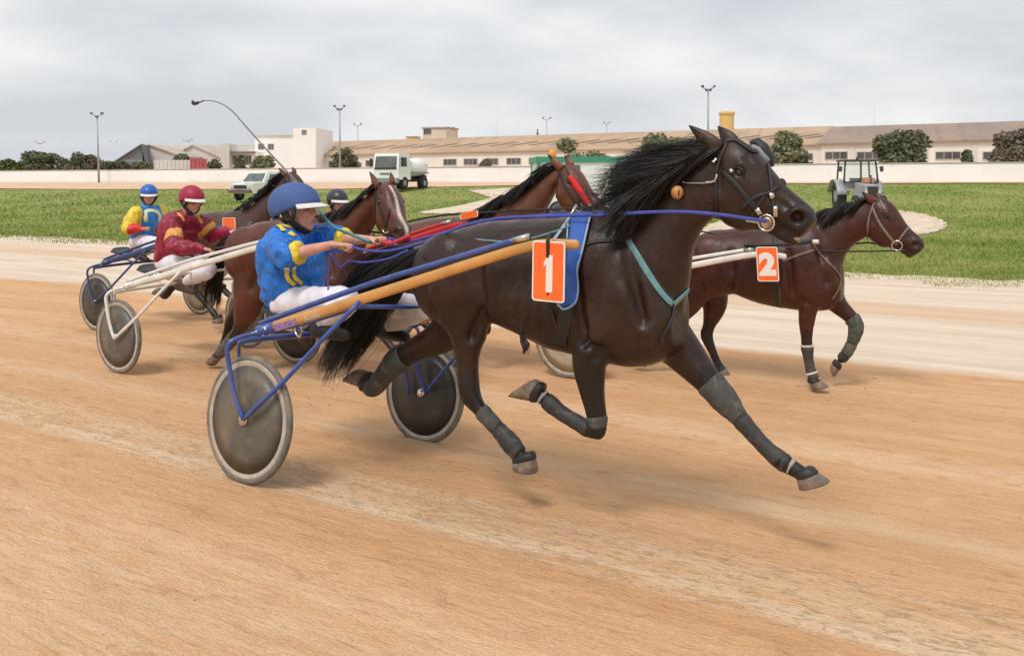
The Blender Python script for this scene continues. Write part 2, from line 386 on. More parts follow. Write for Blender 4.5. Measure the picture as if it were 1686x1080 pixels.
crust = g.mth('MULTIPLY', g.mth('ADD', g.mth('MULTIPLY', band(3.72, 0.22, 0.3), 0.9), g.mth('MULTIPLY', band(2.9, 0.5, 1.2), 0.35)), g.rng(fleck, 0.52, 0.6))
base = g.mix(g.mth('MULTIPLY', crust, 0.5), base, (0.33, 0.215, 0.125))
base = g.mix(g.mth('MULTIPLY', g.rng(fleck, 0.60, 0.72), g.rng(patch, 0.40, 0.62)), base, (0.72, 0.50, 0.31))
base = g.mix(g.mth('MULTIPLY', g.rng(fleck, 0.36, 0.24), 0.35), base, (0.30, 0.15, 0.07))
base = g.mix(g.mth('MULTIPLY', g.rng(patch, 0.52, 0.75), 0.35), base, (0.46, 0.25, 0.125))
mott = g.noise(uv(3.2, 8, 11.0), 1.0, 6, 0.7, .6)
base = g.mix(g.mth('MULTIPLY', g.rng(mott, 0.54, 0.70), 0.5), base, (0.44, 0.235, 0.115)); base = g.mix(g.mth('MULTIPLY', g.rng(mott, 0.46, 0.32), 0.45), base, (0.76, 0.50, 0.29))
hoofm = g.noise(uv(5.5, 9, 21.0), 1.0, 2, 0.5); lane = g.mth('MAXIMUM', band(4.1, 0.35, 0.4), g.mth('MAXIMUM', band(6.0, 0.3, 0.4), band(7.6, 0.4, 0.5)))
base = g.mix(g.mth('MULTIPLY', g.mth('MULTIPLY', g.rng(hoofm, 0.60, 0.72), lane), 0.4), base, (0.38, 0.19, 0.09))
edge = g.noise(uv(0.5, 1.2, 2.0), 1.0, 4)
bz = g.rng(g.mth('ADD', S_, g.mth('MULTIPLY', g.mth('SUBTRACT', edge, 0.5), 1.3)), 9.05, 9.5)
beige = g.mix(g.rng(streak, 0.32, 0.68), (0.66, 0.51, 0.385), (0.80, 0.67, 0.54))
beige = g.mix(g.mth('MULTIPLY', g.rng(streak2, 0.5, 0.7), 0.4), beige, (0.62, 0.44, 0.30))
b2 = g.mth('MULTIPLY', g.rng(g.mth('ABSOLUTE', g.mth('SUBTRACT', Sw, 13.4)), 0.4, 1.0, 1.0, 0.0), 0.55)
beige = g.mix(b2, beige, (0.66, 0.41, 0.24))
base = g.mix(bz, base, beige)
base = g.mix(0.35, base, g.mix(1.0, base, g.comb(*[g.rng(grain, 0.3, 0.7, 0.75, 1.25)] * 3), 'MULTIPLY'))
t.links.new(base, b.inputs['Base Color'])
h = g.mth('ADD', g.mth('MULTIPLY', streak2, 0.6), g.mth('ADD', g.mth('MULTIPLY', fleck, 0.5), g.mth('ADD', g.mth('MULTIPLY', grain, 0.12), g.mth('MULTIPLY', mott, 0.7))))
g.bump(h, 0.8, 0.035, b)
TRACK = mt
# grass soil
mt, t, b = nodes_of('grass_ground'); g = G(t)
n1 = g.noise(g.tc, 0.16, 5, 0.6); n2 = g.noise(g.tc, 1.8, 6, 0.7)
c = g.mix(g.rng(n1, 0.38, 0.62), (0.22, 0.26, 0.065), (0.32, 0.33, 0.11))
c = g.mix(g.mth('MULTIPLY', g.rng(n2, 0.45, 0.7), 0.6), c, (0.085, 0.125, 0.024))
c = g.mix(g.mth('MULTIPLY', g.rng(g.noise(g.tc, 0.09, 4, 0.6), 0.58, 0.7), 0.4), c, (0.32, 0.28, 0.12))
t.links.new(c, b.inputs['Base Color']); g.bump(n2, 0.8, 0.12, b); GRASSG = mt
mt, t, b = nodes_of('grass_blades', 0.7); g = G(t)
n1 = g.noise(g.tc, 0.16, 5, 0.6); n2 = g.noise(g.tc, 2.6, 4, 0.7)
c = g.mix(g.rng(n1, 0.38, 0.62), (0.21, 0.285, 0.055), (0.35, 0.375, 0.115))
c = g.mix(g.mth('MULTIPLY', g.rng(n2, 0.42, 0.68), 0.5), c, (0.11, 0.165, 0.032))
c = g.mix(g.mth('MULTIPLY', g.rng(g.noise(g.tc, 7.0, 2), 0.6, 0.7), 0.55), c, (0.38, 0.36, 0.15))
t.links.new(c, b.inputs['Base Color']); GRASSB = mt
mt, t, b = nodes_of('far_sand'); g = G(t)
c = g.mix(g.rng(g.noise(g.tc, 0.5, 5, 0.6), 0.3, 0.7), (0.62, 0.40, 0.26), (0.70, 0.50, 0.35)); t.links.new(c, b.inputs['Base Color']); FSAND = mt
PSAND = mat('pale_sand', (0.66, 0.53, 0.40), 0.95, var=0.15, vscale=1.5, bump=0.4, bscale=8)

def geo(a, b_, n): return np.geomspace(a, b_, n)
fx = np.arange(-16, 16.01, 0.33); xs = np.concatenate([-geo(17, 6000, 60)[::-1], fx, geo(17, 6000, 60)])
ys = np.concatenate([-geo(6.3, 600, 20)[::-1], np.arange(-6, 30, 0.33), np.arange(30, 125, 1.2), geo(126, 9000, 40)])
v, f = grid(xs, ys, lambda X, Y: zt(X, Y) - 0.02)
o = mk('ground', M().add(v, f), GRASSG); tag(o, kind='structure')
def edge_s(u):
    u = np.asarray(u, float)
    base = 16.7 + 0.055 * (u + 22) + 0.0035 * np.clip(u + 10, 0, 40) ** 2 * 0
    return base + 0.35 * np.sin(u * 0.9) * np.sin(u * 0.37 + 1) + 0.16 * np.sin(u * 3.1) + 0.1 * np.sin(u * 7.3 + 2)
us = np.concatenate([-geo(41, 900, 22)[::-1], np.arange(-40, 30.1, 0.3), geo(31, 500, 16)])
fr = np.concatenate([np.linspace(0, 0.28, 8), np.linspace(0.3, 1, 90)]); sA = -30
P = []
for uu in us:
    se = float(edge_s(uu)) + 0.9; s = sA + (se - sA) * fr; X = TD[0] * uu + TN[0] * s; Y = TD[1] * uu + TN[1] * s
    P.append(np.stack([X, Y, zt(X, Y) + 0.0], 1))
P = np.array(P); n, k = P.shape[:2]; i, j = np.meshgrid(np.arange(n - 1), np.arange(k - 1), indexing='ij'); a = (i * k + j).ravel()
o = mk('race_track', M().add(P.reshape(-1, 3), np.stack([a, a + k, a + k + 1, a + 1], 1).tolist()), TRACK); tag(o, kind='structure')
# far stretch of track in front of the white wall
tt = np.arange(-260, 260, 4.0); dd = np.array([10.5, 8, 5.5, 3, 1.5, 0.3]); P = []
for q in tt:
    for d_ in dd:
        wf = 0.28 + 0.72 * float(1 - sstep(45, 80, q + 50)); p = WA + WD * (q + 50) + WN * (d_ * wf + (0.3 * math.sin(q * .21) if d_ > 10 else 0)); P.append([p[0], p[1], float(zt(*p)) + 0.03])
k = len(dd); f = [(i * k + j, i * k + j + 1, (i + 1) * k + j + 1, (i + 1) * k + j) for i in range(len(tt) - 1) for j in range(k - 1)]
o = mk('far_track', M().add(P, f), FSAND); tag(o, kind='structure')
P = []
for q in tt:
    for d_ in (-0.6, -12, -40, -120): p = WA + WD * (q + 50) + WN * d_; P.append([p[0], p[1], float(zt(*p)) + 0.03])
f = [(i * 4 + j, i * 4 + j + 1, (i + 1) * 4 + j + 1, (i + 1) * 4 + j) for i in range(len(tt) - 1) for j in range(3)]
tag(mk('bounce_sheet', M().add(P, f), FSAND), kind='structure')  # pale sheet added behind the wall to bounce light onto the house fronts
# sandy patches inside the grass, drawn over the terrain
def patch(name, pts, z=0.012, matl=PSAND):
    c = smooth_path([ghit(*p)[:2] for p in pts + [pts[0]]], 8)[:-1]; ctr = c.mean(0); vs = []; fs = []; R = 9; n = len(c)
    for r in range(R + 1):
        for i in range(n):
            p = ctr + (c[i] - ctr) * (r / R) * (1 + (0.02 * math.sin(i * 2.3)) * (r / R)); vs.append([p[0], p[1], float(zt(*p)) + z])
    for r in range(R):
        for i in range(n): fs.append((r * n + i, r * n + (i + 1) % n, (r + 1) * n + (i + 1) % n, (r + 1) * n + i))
    o = mk(name, M().add(vs, fs), matl); tag(o, kind='structure'); return c
pa = patch('sand_patch', [(1140, 388), (1180, 366), (1260, 357), (1400, 347), (1490, 348), (1545, 360), (1558, 374), (1520, 386), (1440, 393), (1300, 398), (1200, 396)])
pb = patch('sand_path', [(770, 314), (850, 310), (960, 312), (960, 330), (850, 336), (800, 345), (740, 352), (690, 350), (760, 338), (815, 322)])
def inside(poly, X, Y):
    c = np.zeros(len(X), bool); n = len(poly)
    for i in range(n):
        x1, y1 = poly[i]; x2, y2 = poly[(i + 1) % n]
        c ^= ((y1 > Y) != (y2 > Y)) & (X < (x2 - x1) * (Y - y1) / (y2 - y1 + 1e-12) + x1)
    return c
shr = lambda p_: p_.mean(0) + (p_ - p_.mean(0)) * .97
NB = 260000; jx = rng.normal(0, .35, NB) * (rng.uniform(size=NB) < .5); jy = rng.normal(0, .7, NB) * (rng.uniform(size=NB) < .5)
Yb = 1 / rng.uniform(1 / 95.0, 1 / 13.0, NB); kx = rng.uniform(-0.78, 0.78, NB); Xb = kx * Yb
s = Xb * TN[0] + Yb * TN[1]; u = Xb * TD[0] + Yb * TD[1]; D = (Xb - WA[0]) * WN[0] + (Yb - WA[1]) * WN[1]
cl = noise3(np.stack([Xb, Yb, Xb * 0], 1), 1.1, 3)
fringe = s - edge_s(u) - 0.9 * np.clip(noise3(np.stack([Xb, Yb, Xb * 0], 1), 2.3, 9), -1, 1) * np.exp(-np.abs(s - edge_s(u)) / 1.2) - rng.exponential(0.5, NB) + 0.75
ok = (fringe > -0.15 + 0.5 * np.maximum(0, -cl)) & (D > 10.9 * (0.28 + 0.72 * (1 - sstep(45, 80, (Xb - WA[0]) * WD[0] + (Yb - WA[1]) * WD[1])))) & ~inside(shr(pa), Xb + jx, Yb + jy) & ~inside(shr(pb), Xb + jx, Yb + jy)
Xb, Yb, cl = Xb[ok], Yb[ok], cl[ok]; n = len(Xb); Zb = zt(Xb, Yb) - 0.02
sc = np.clip(Yb / 22, 0.7, 3.2); hgt = (0.05 + 0.05 * np.clip(cl, 0, 1.5)) * rng.uniform(0.4, 1.5, n) * sc ** 0.5; wd = 0.015 * sc
an = rng.uniform(0, 6.28, n); ln = rng.normal(0, 0.35, (n, 2)) * hgt[:, None]
A = np.stack([Xb - np.cos(an) * wd, Yb - np.sin(an) * wd, Zb], 1); B = np.stack([Xb + np.cos(an) * wd, Yb + np.sin(an) * wd, Zb], 1)
Ct = np.stack([Xb + ln[:, 0], Yb + ln[:, 1], Zb + hgt], 1)
o = mk('grass', M().add(np.stack([A, B, Ct], 1).reshape(-1, 3), np.arange(3 * n).reshape(-1, 3).tolist()), GRASSB, smooth=False)
tag(o, 'green infield grass growing between the sand track and the white wall', 'grass', kind='stuff')
# loose clods and kicked-up crumbs on the track
m = M(); nC = 5000; u = rng.uniform(-12, 8, nC); s = rng.uniform(1.2, 9.5, nC); s[:1500] = rng.normal(4.0, 0.35, 1500); s[1500:2300] = rng.normal(7.5, 0.4, 800)
X = TD[0] * u + TN[0] * s; Y = TD[1] * u + TN[1] * s; keep = Y > 1.2; X, Y = X[keep], Y[keep]; r = np.minimum(rng.gamma(1.4, 0.0013, len(X)) + 0.001, .006); Z = zt(X, Y) + r * 0.5
oct_ = np.array([[1, 0, 0], [0, 1, 0], [-1, 0, 0], [0, -1, 0], [0, 0, .7], [0, 0, -.7]]); of = [(0, 1, 4), (1, 2, 4), (2, 3, 4), (3, 0, 4), (1, 0, 5), (2, 1, 5), (3, 2, 5), (0, 3, 5)]
vv = (np.stack([X, Y, Z], 1)[:, None, :] + oct_[None] * r[:, None, None] * rng.uniform(0.6, 1.5, (len(X), 6, 1))).reshape(-1, 3)
ff = [tuple(q + 6 * i for q in t_) for i in range(len(X)) for t_ in of]; m.add(vv, ff)
CLOD = mat('sand_clod', (0.60, 0.36, 0.19), 0.95, var=0.35, vscale=3)
tag(mk('sand_clods', m, CLOD), 'small loose clods of orange sand lying on the track', 'sand clods', kind='stuff')

m = M(); nF = 150; cx0 = np.array([[520, 655, 5.2], [1385, 640, 7.3], [560, 620, 6.4], [880, 790, 4.4]]); vv = []; ff = []
for i in range(nF):
    a_ = cx0[rng.integers(4)]; q_ = atZ(a_[0] + rng.normal() * 38, a_[1] + rng.normal() * 16, a_[2] + rng.normal() * .12); q_[2] = max(q_[2], float(zt(q_[0], q_[1])) + .01); r_ = .002 + rng.gamma(1.4, .0018)
    vv.append(q_ + oct_ * r_ * rng.uniform(.5, 1.5, (6, 1))); ff += [tuple(x + 6 * i for x in t_) for t_ in of]
tag(mk('flying_sand', m.add(np.concatenate(vv), ff), CLOD), 'crumbs of sand thrown up in the air behind the hooves and wheels', 'sand', kind='stuff')

# ------------------------------------------------------------------ far wall, buildings, trees, masts
mt, t, b = nodes_of('white_plaster', 0.85); g = G(t)
c = g.mix(g.rng(g.noise(g.tc, 0.35, 5, 0.6), 0.3, 0.7), (0.84, 0.83, 0.81), (0.91, 0.90, 0.88)); c = g.mix(g.mth('MULTIPLY', g.rng(g.noise(g.tc, 2.0, 5, 0.7), 0.55, 0.75), 0.3), c, (0.55, 0.50, 0.44))
t.links.new(c, b.inputs['Base Color']); PLAST = mt
def nplast(name, c1, c2, sc=0.3):
    mt, t, b = nodes_of(name, 0.85); g = G(t); c = g.mix(g.rng(g.noise(g.tc, sc, 6, 0.65), 0.3, 0.7), c1, c2)
    c = g.mix(g.mth('MULTIPLY', g.rng(g.noise(g.tc, 1.7, 5, 0.7), 0.6, 0.8), 0.35), c, tuple(x * 0.6 for x in c1)); t.links.new(c, b.inputs['Base Color']); return mt
WPLAST = nplast('warehouse_plaster', (0.72, 0.68, 0.61), (0.84, 0.80, 0.73)); GPLAST = nplast('grey_render', (0.17, 0.18, 0.19), (0.22, 0.23, 0.24))
LPLAST = nplast('pale_render', (0.58, 0.56, 0.53), (0.68, 0.66, 0.62)); YPLAST = nplast('ochre_render', (0.70, 0.46, 0.17), (0.80, 0.57, 0.26))
WHPL = nplast('white_render', (0.86, 0.85, 0.82), (0.92, 0.91, 0.88)); CREAM = nplast('cream_render', (0.66, 0.53, 0.40), (0.76, 0.66, 0.54))
def roofm(name, c1, c2):
    mt, t, b = nodes_of(name, 0.85); g = G(t)
    c = g.mix(g.rng(g.noise(g.tc, 0.16, 5, 0.6), 0.35, 0.65), c1, c2); st = g.noise(g.comb(g.vec((WD[0] * 0.9, WD[1] * .9, 0)), g.vec((0, 0, 0.2))), 1.0, 3)
    c = g.mix(g.mth('MULTIPLY', g.rng(st, 0.52, 0.66), 0.3), c, tuple(x * 0.65 for x in c1)); t.links.new(c, b.inputs['Base Color']); return mt
ROOFT = roofm('roof_tan', (0.42, 0.29, 0.20), (0.52, 0.37, 0.25)); ROOFG = roofm('roof_greybrown', (0.30, 0.235, 0.20), (0.37, 0.28, 0.22)); ROOFP = roofm('roof_pale', (0.50, 0.43, 0.36), (0.58, 0.51, 0.42))
GLASSD = mat('window_dark', (0.10, 0.10, 0.10), 0.25, var=0.4, vscale=0.8); FRAME = mat('window_frame', (0.45, 0.43, 0.39), 0.6)
CONC = mat('concrete', (0.42, 0.40, 0.37), 0.9, var=0.15, vscale=1)
# white perimeter wall
m = M(); p0 = WA + WD * (-110); p1 = WA + WD * 230; nseg = 40
wallc = []
for i in range(nseg + 1):
    p = p0 + (p1 - p0) * i / nseg; wallc.append(p)
C_ = [np.array([p[0], p[1], 2.44]) for p in wallc]; A_ = [np.array([WN[0], WN[1], 0]) * 0.15 * 1.19] * (nseg + 1); B_ = [np.array([0, 0, 0.84])] * (nseg + 1)
m.add(*rings(C_, A_, B_, 16, True, 12))
wl = mk('perimeter_wall', m, PLAST, smooth=False, loc=(WA[0], WA[1], 1.9)); tag(wl, 'long low white plastered wall running behind the far stretch of track', 'wall')
m = M(); m.add(*rings([c + np.array([0, 0, 0.85]) for c in C_], [a * 1.25 for a in A_], [np.array([0, 0, 0.045])] * (nseg + 1), 16, True, 12)); mk('coping', m, CONC, wl, smooth=False)

class Hall:
    """long building along a line: point on the front face under px, running direction"""
    def __init__(s, name, label, cat, px, Z, d, loc_z=1.6):
        p = atZ(px, HY, Z); s.o = np.array([p[0], p[1]]); s.d = nrm(d); s.n = np.array([-s.d[1], s.d[0]])
        if s.n[1] < 0: s.n = -s.n
        s.z0 = loc_z; s.root = thing(name, label, cat, (s.o[0], s.o[1], loc_z))
    def t(s, px):  # distance along the front face where picture column px meets it
        k = (px - CX) / FPX; return (k * s.o[1] - s.o[0]) / (s.d[0] - k * s.d[1])
    def p(s, t, dep, z): q = s.o + s.d * t + s.n * dep; return np.array([q[0], q[1], z])
    def zat(s, px, py, dep=0.0):
        t = s.t(px); q = s.o + s.d * t + s.n * dep; return EYE + (HY - py) * q[1] / FPX
    def bx(s, name, t0, t1, d0, d1, z0, z1, mt, parent=None):
        poly = [s.p(t0, d0, z0), s.p(t1, d0, z0), s.p(t1, d1, z0), s.p(t0, d1, z0)]
        return mk(name, M().add(*prism(poly, (0, 0, z1 - z0))), mt, parent or s.root, smooth=False)
    def window(s, t, w, z0, z1, dep=0.0, mt=None):
        m = M(); fw = 0.09
        for a, b_, c0, c1 in ((t - w / 2, t + w / 2, z0 - fw, z0), (t - w / 2, t + w / 2, z1, z1 + fw), (t - w / 2 - fw, t - w / 2, z0 - fw, z1 + fw), (t + w / 2, t + w / 2 + fw, z0 - fw, z1 + fw)):
            m.add(*prism([s.p(a, dep - 0.07, c0), s.p(b_, dep - 0.07, c0), s.p(b_, dep + 0.02, c0), s.p(a, dep + 0.02, c0)], (0, 0, c1 - c0)))
        w_ = mk('window', m, FRAME, s.root, smooth=False)
        m = M().add(*prism([s.p(t - w / 2, dep - 0.02, z0), s.p(t + w / 2, dep - 0.02, z0), s.p(t + w / 2, dep + 0.01, z0), s.p(t - w / 2, dep + 0.01, z0)], (0, 0, z1 - z0)))
        for k in (-0.17, 0.17): m.add(*prism([s.p(t + w * k - 0.03, dep - 0.04, z0), s.p(t + w * k + 0.03, dep - 0.04, z0), s.p(t + w * k + 0.03, dep - 0.021, z0), s.p(t + w * k - 0.03, dep - 0.021, z0)], (0, 0, z1 - z0)), mi=1)
        mk('pane', m, [mt or GLASSD, FRAME], w_, smooth=False); return w_
    def roof(s, t0, t1, ze0, ze1, zr0, zr1, dep, mt, over=0.35, th=0.18):
        m = M(); sl = (zr0 - ze0) / dep
        q = [s.p(t0, -over, ze0 - sl * over), s.p(t1, -over, ze1 - sl * over), s.p(t1, dep, zr1), s.p(t0, dep, zr0)]; m.add(*prism(q, (0, 0, th)))
        q = [s.p(t0, dep, zr0), s.p(t1, dep, zr1), s.p(t1, 2 * dep + over, ze1 - sl * over), s.p(t0, 2 * dep + over, ze0 - sl * over)]; m.add(*prism(q, (0, 0, th)))
        return mk('roof', m, mt, s.root, smooth=False)
WDIR = np.array([0.872, -0.489])
H = Hall('warehouse', 'very long low white warehouse with a tan tiled roof and a row of small windows', 'warehouse', 1352, 98.5, WDIR)
tL = H.t(466); ze, zr, dep = 6.25, 8.75, 9.0
H.bx('wall', tL, -0.02, 0, 2 * dep, 1.2, ze - 0.1, WPLAST); H.roof(tL - 0.4, -0.02, ze, ze, zr, zr, dep, ROOFT)
m = M()
for t_ in (tL + 0.05, -0.3): mk('gable', M().add(*prism([H.p(t_, 0.05, ze - 0.11), H.p(t_, 2 * dep - .05, ze - 0.11), H.p(t_, dep, zr - 0.02)], (H.d[0] * 0.2, H.d[1] * 0.2, 0))), WPLAST, H.root, smooth=False)
for px in (470, 497, 525, 549, 612, 741, 775, 809, 846, 883, 918, 955, 992, 1030, 1066, 1102, 1138, 1174, 1210, 1247, 1285, 1322):
    y0, y1 = 275.5 - (px - 470) * 0.0137, 267.0 - (px - 470) * 0.0155
    H.window(H.t(px), 2.1 if px > 600 else 1.7, H.zat(px, y0), H.zat(px, y1))
m = M()
for i, px in enumerate(range(492, 1340, 33)):   # roof-light slots on the tiles
    t_ = H.t(px); a = H.p(t_, 2.6, ze + 2.6 * (zr - ze) / dep + 0.19); bq = H.p(t_ + 3.0, 4.6, ze + 4.6 * (zr - ze) / dep + 0.19); d_ = np.array([H.d[0], H.d[1], 0]) * 0.8
    m.add(*prism([a, a + d_, bq + d_, bq], (0, 0, 0.05)))
mk('roof_light', m, mat('roof_slot', (0.20, 0.15, 0.12), 0.8), H.root, smooth=False)
H2 = Hall('warehouse', 'wide pale warehouse with a grey brown roof standing at the right end behind the trees', 'warehouse', 1352, 94.0, WDIR)
tR = H2.t(1686) + 45
H2.bx('wall', 0, tR, 0, 18, 1.2, 6.05, WPLAST); H2.roof(-0.4, tR, 6.12, 6.12, 8.35, 8.35, 9.0, ROOFG)
mk('gable', M().add(*prism([H2.p(0.05, .05, 6.04), H2.p(0.05, 17.95, 6.04), H2.p(0.05, 9, 8.33)], (H2.d[0] * 0.2, H2.d[1] * 0.2, 0))), WPLAST, H2.root, smooth=False)
for px in (1377, 1430, 1561, 1640): H2.window(H2.t(px), 2.2, H2.zat(px, 262), H2.zat(px, 251))
for px in (1400, 1468, 1520, 1600):
    t_ = H2.t(px); m = M().add(*prism([H2.p(t_, -0.12, 1.3), H2.p(t_ + 0.5, -0.12, 1.3), H2.p(t_ + 0.5, 0.0 - .003, 1.3), H2.p(t_, -.003, 1.3)], (0, 0, 4.4)))
    mk('pilaster', m, LPLAST, H2.root, smooth=False)
# grey gabled hall at the left
def gable_hall(name, label, pxs, Z, eave_y, ridge_px, ridge_y, mt, rmt, depth, ddir=(1, 0.0)):
    h = Hall(name, label, 'building', pxs[0], Z, ddir); t1 = h.t(pxs[1]); tr = h.t(ridge_px); ze = h.zat(pxs[0], eave_y); zr = h.zat(ridge_px, ridge_y)
    poly = [h.p(0, 0, 1.2), h.p(t1, 0, 1.2), h.p(t1, 0, ze), h.p(tr, 0, zr), h.p(0, 0, ze)]; mk('wall', M().add(*prism(poly, h.n.tolist() + [0]) if False else M and prism(poly, (h.n[0] * depth, h.n[1] * depth, 0))), mt, h.root, smooth=False)
    m = M()
    for (ta, za), (tb, zb) in (((-.5, ze - .2), (tr, zr)), ((tr, zr), (t1 + .5, ze - .2))):
        m.add(*prism([h.p(ta, -.4, za + .02), h.p(tb, -.4, zb + .02), h.p(tb, depth + .4, zb + .02), h.p(ta, depth + .4, za + .02)], (0, 0, 0.22)))
    mk('roof', m, rmt, h.root, smooth=False); return h
h = gable_hall('gabled_hall', 'dark grey gabled hall with a small sign window at the far left', (184, 236), 150, 272, 233, 239.5, GPLAST, GPLAST, 25, (1, 0.25))
h.window(h.t(215), 3.6, h.zat(215, 270), h.zat(215, 265), mt=mat('blue_sign', (0.16, 0.20, 0.25), 0.5))
h = gable_hall('gabled_shed', 'pale grey shed with a broad tan roof behind the container fence', (234, 300), 158, 258, 246, 239.5, LPLAST, ROOFP, 25, (1, -0.1))
h = gable_hall('gabled_shed', 'wide shed with tan roof slopes between the grey hall and the white block', (285, 360), 165, 259, 318, 240, LPLAST, ROOFP, 25, (1, -0.1))
h = Hall('flat_hall', 'long low cream hall with a tan roof far behind the red banner', 'building', 250, 190, (1, 0)); h.bx('wall', 0, h.t(425), 0, 12, 1.2, h.zat(300, 255), LPLAST)
h.roof(-1, h.t(425), h.zat(300, 255), h.zat(300, 255), h.zat(300, 237), h.zat(300, 237), 11, ROOFP)
h = Hall('office_block', 'pale two storey block with dark awnings left of the big white house', 'building', 372, 128, (1, 0.05))
h.bx('wall', 0, h.t(420), 0, 9, 1.2, h.zat(372, 249), WHPL); h.bx('stair_tower', h.t(368), h.t(382), -1.5, 3, 1.2, h.zat(372, 237), LPLAST)
h.bx('awning', h.t(375), h.t(421), -1.1, -0.003, h.zat(372, 253), h.zat(372, 250), GPLAST)
for px in (390, 407): h.window(h.t(px), 1.1, h.zat(px, 271), h.zat(px, 257))
h = Hall('white_house', 'big white flat roofed house with a taller right part and small windows', 'building', 420, 133, (1, -0.1))
h.bx('wall', 0, h.t(490), 0, 9, 1.2, h.zat(450, 224), WHPL); h.bx('tower', h.t(488), h.t(525), -1.4, 7, 1.2, h.zat(500, 212), WHPL); h.bx('parapet', -0.25, h.t(488) - 0.05, -0.25, 9.2, h.zat(450, 224) + .004, h.zat(450, 221.5), LPLAST)
for px, y0, y1 in ((430, 246, 238), (446, 246, 238)): h.window(h.t(px), 0.8, h.zat(px, y0), h.zat(px, y1))
h.window(h.t(506), 0.6, h.zat(506, 222), h.zat(506, 216), dep=-1.4)
h = Hall('roof_house', 'square cream hut with one dark opening rising behind the warehouse roof', 'building', 696, 150, (1, -0.35)); h.bx('wall', 0, h.t(735), 0, 5, 1.2, h.zat(696, 212), CREAM)
h.bx('roof_slab', -.2, h.t(735) + .2, -.2, 5.2, h.zat(696, 212) + .003, h.zat(696, 210), CONC); h.window(h.t(704), 1.3, h.zat(704, 221), h.zat(704, 213))
h = Hall('chimney_block', 'small ochre masonry block just left of the cream hut', 'building', 669, 146, (1, -0.35)); h.bx('wall', 0, h.t(683), 0, 2, 1.2, h.zat(676, 226), YPLAST); h.bx('cap', -.15, h.t(683) + .15, -.15, 2.15, h.zat(676, 226) + .003, h.zat(676, 224.8), CONC)
h = Hall('water_tower', 'tall ochre water tower rising above the warehouse roof', 'tower', 1188, 118, (1, 0.0))
c = h.p(h.t(1199.5), 1, 0); zt_ = h.zat(1199, 188); m = M().add(*lathe(c, (0, 0, 1), [(1.2, 1.0), (zt_ - .01, 1.0)], 12)); mk('shaft', m, YPLAST, h.root, smooth=False)
m = M().add(*lathe(c, (0, 0, 1), [(zt_, 1.12), (h.zat(1199, 184.5), 1.12), (h.zat(1199, 183), 0.9)], 12)); mk('tank_rim', m, YPLAST, h.root, smooth=False)
# container fence and red banner behind the wall
def slab_at(name, label, cat, px0, px1, Z, y0, y1, th, mt):
    a = atZ(px0, y0, Z); bq = atZ(px1, y0, Z); top = atZ(px0, y1, Z)[2]; m = M().add(*prism([[a[0], Z, 1.5], [bq[0], Z, 1.5], [bq[0], Z + th, 1.5], [a[0], Z + th, 1.5]], (0, 0, top - 1.5)))
    n = max(2, int((px1 - px0) / 6))
    for i in range(n + 1):
        x = a[0] + (bq[0] - a[0]) * i / n; m.add(*prism([[x - .08, Z - .06, 1.5], [x + .08, Z - .06, 1.5], [x + .08, Z - .003, 1.5], [x - .08, Z - .003, 1.5]], (0, 0, top - 1.5 + .05)))
    return tag(mk(name, m, mt, smooth=False, loc=(a[0], Z, 1.5)), label, cat)
slab_at('panel_fence', 'pale ribbed panel fence standing behind the white wall beside the red banner', 'fence', 255, 313, 110, 281, 264, 0.2, LPLAST)
slab_at('banner', 'dull red banner on the fence right of the pale panels', 'banner', 314, 340, 109, 281, 262, 0.15, mat('banner_red', (0.42, 0.10, 0.11), 0.7, var=0.3, vscale=1.2))

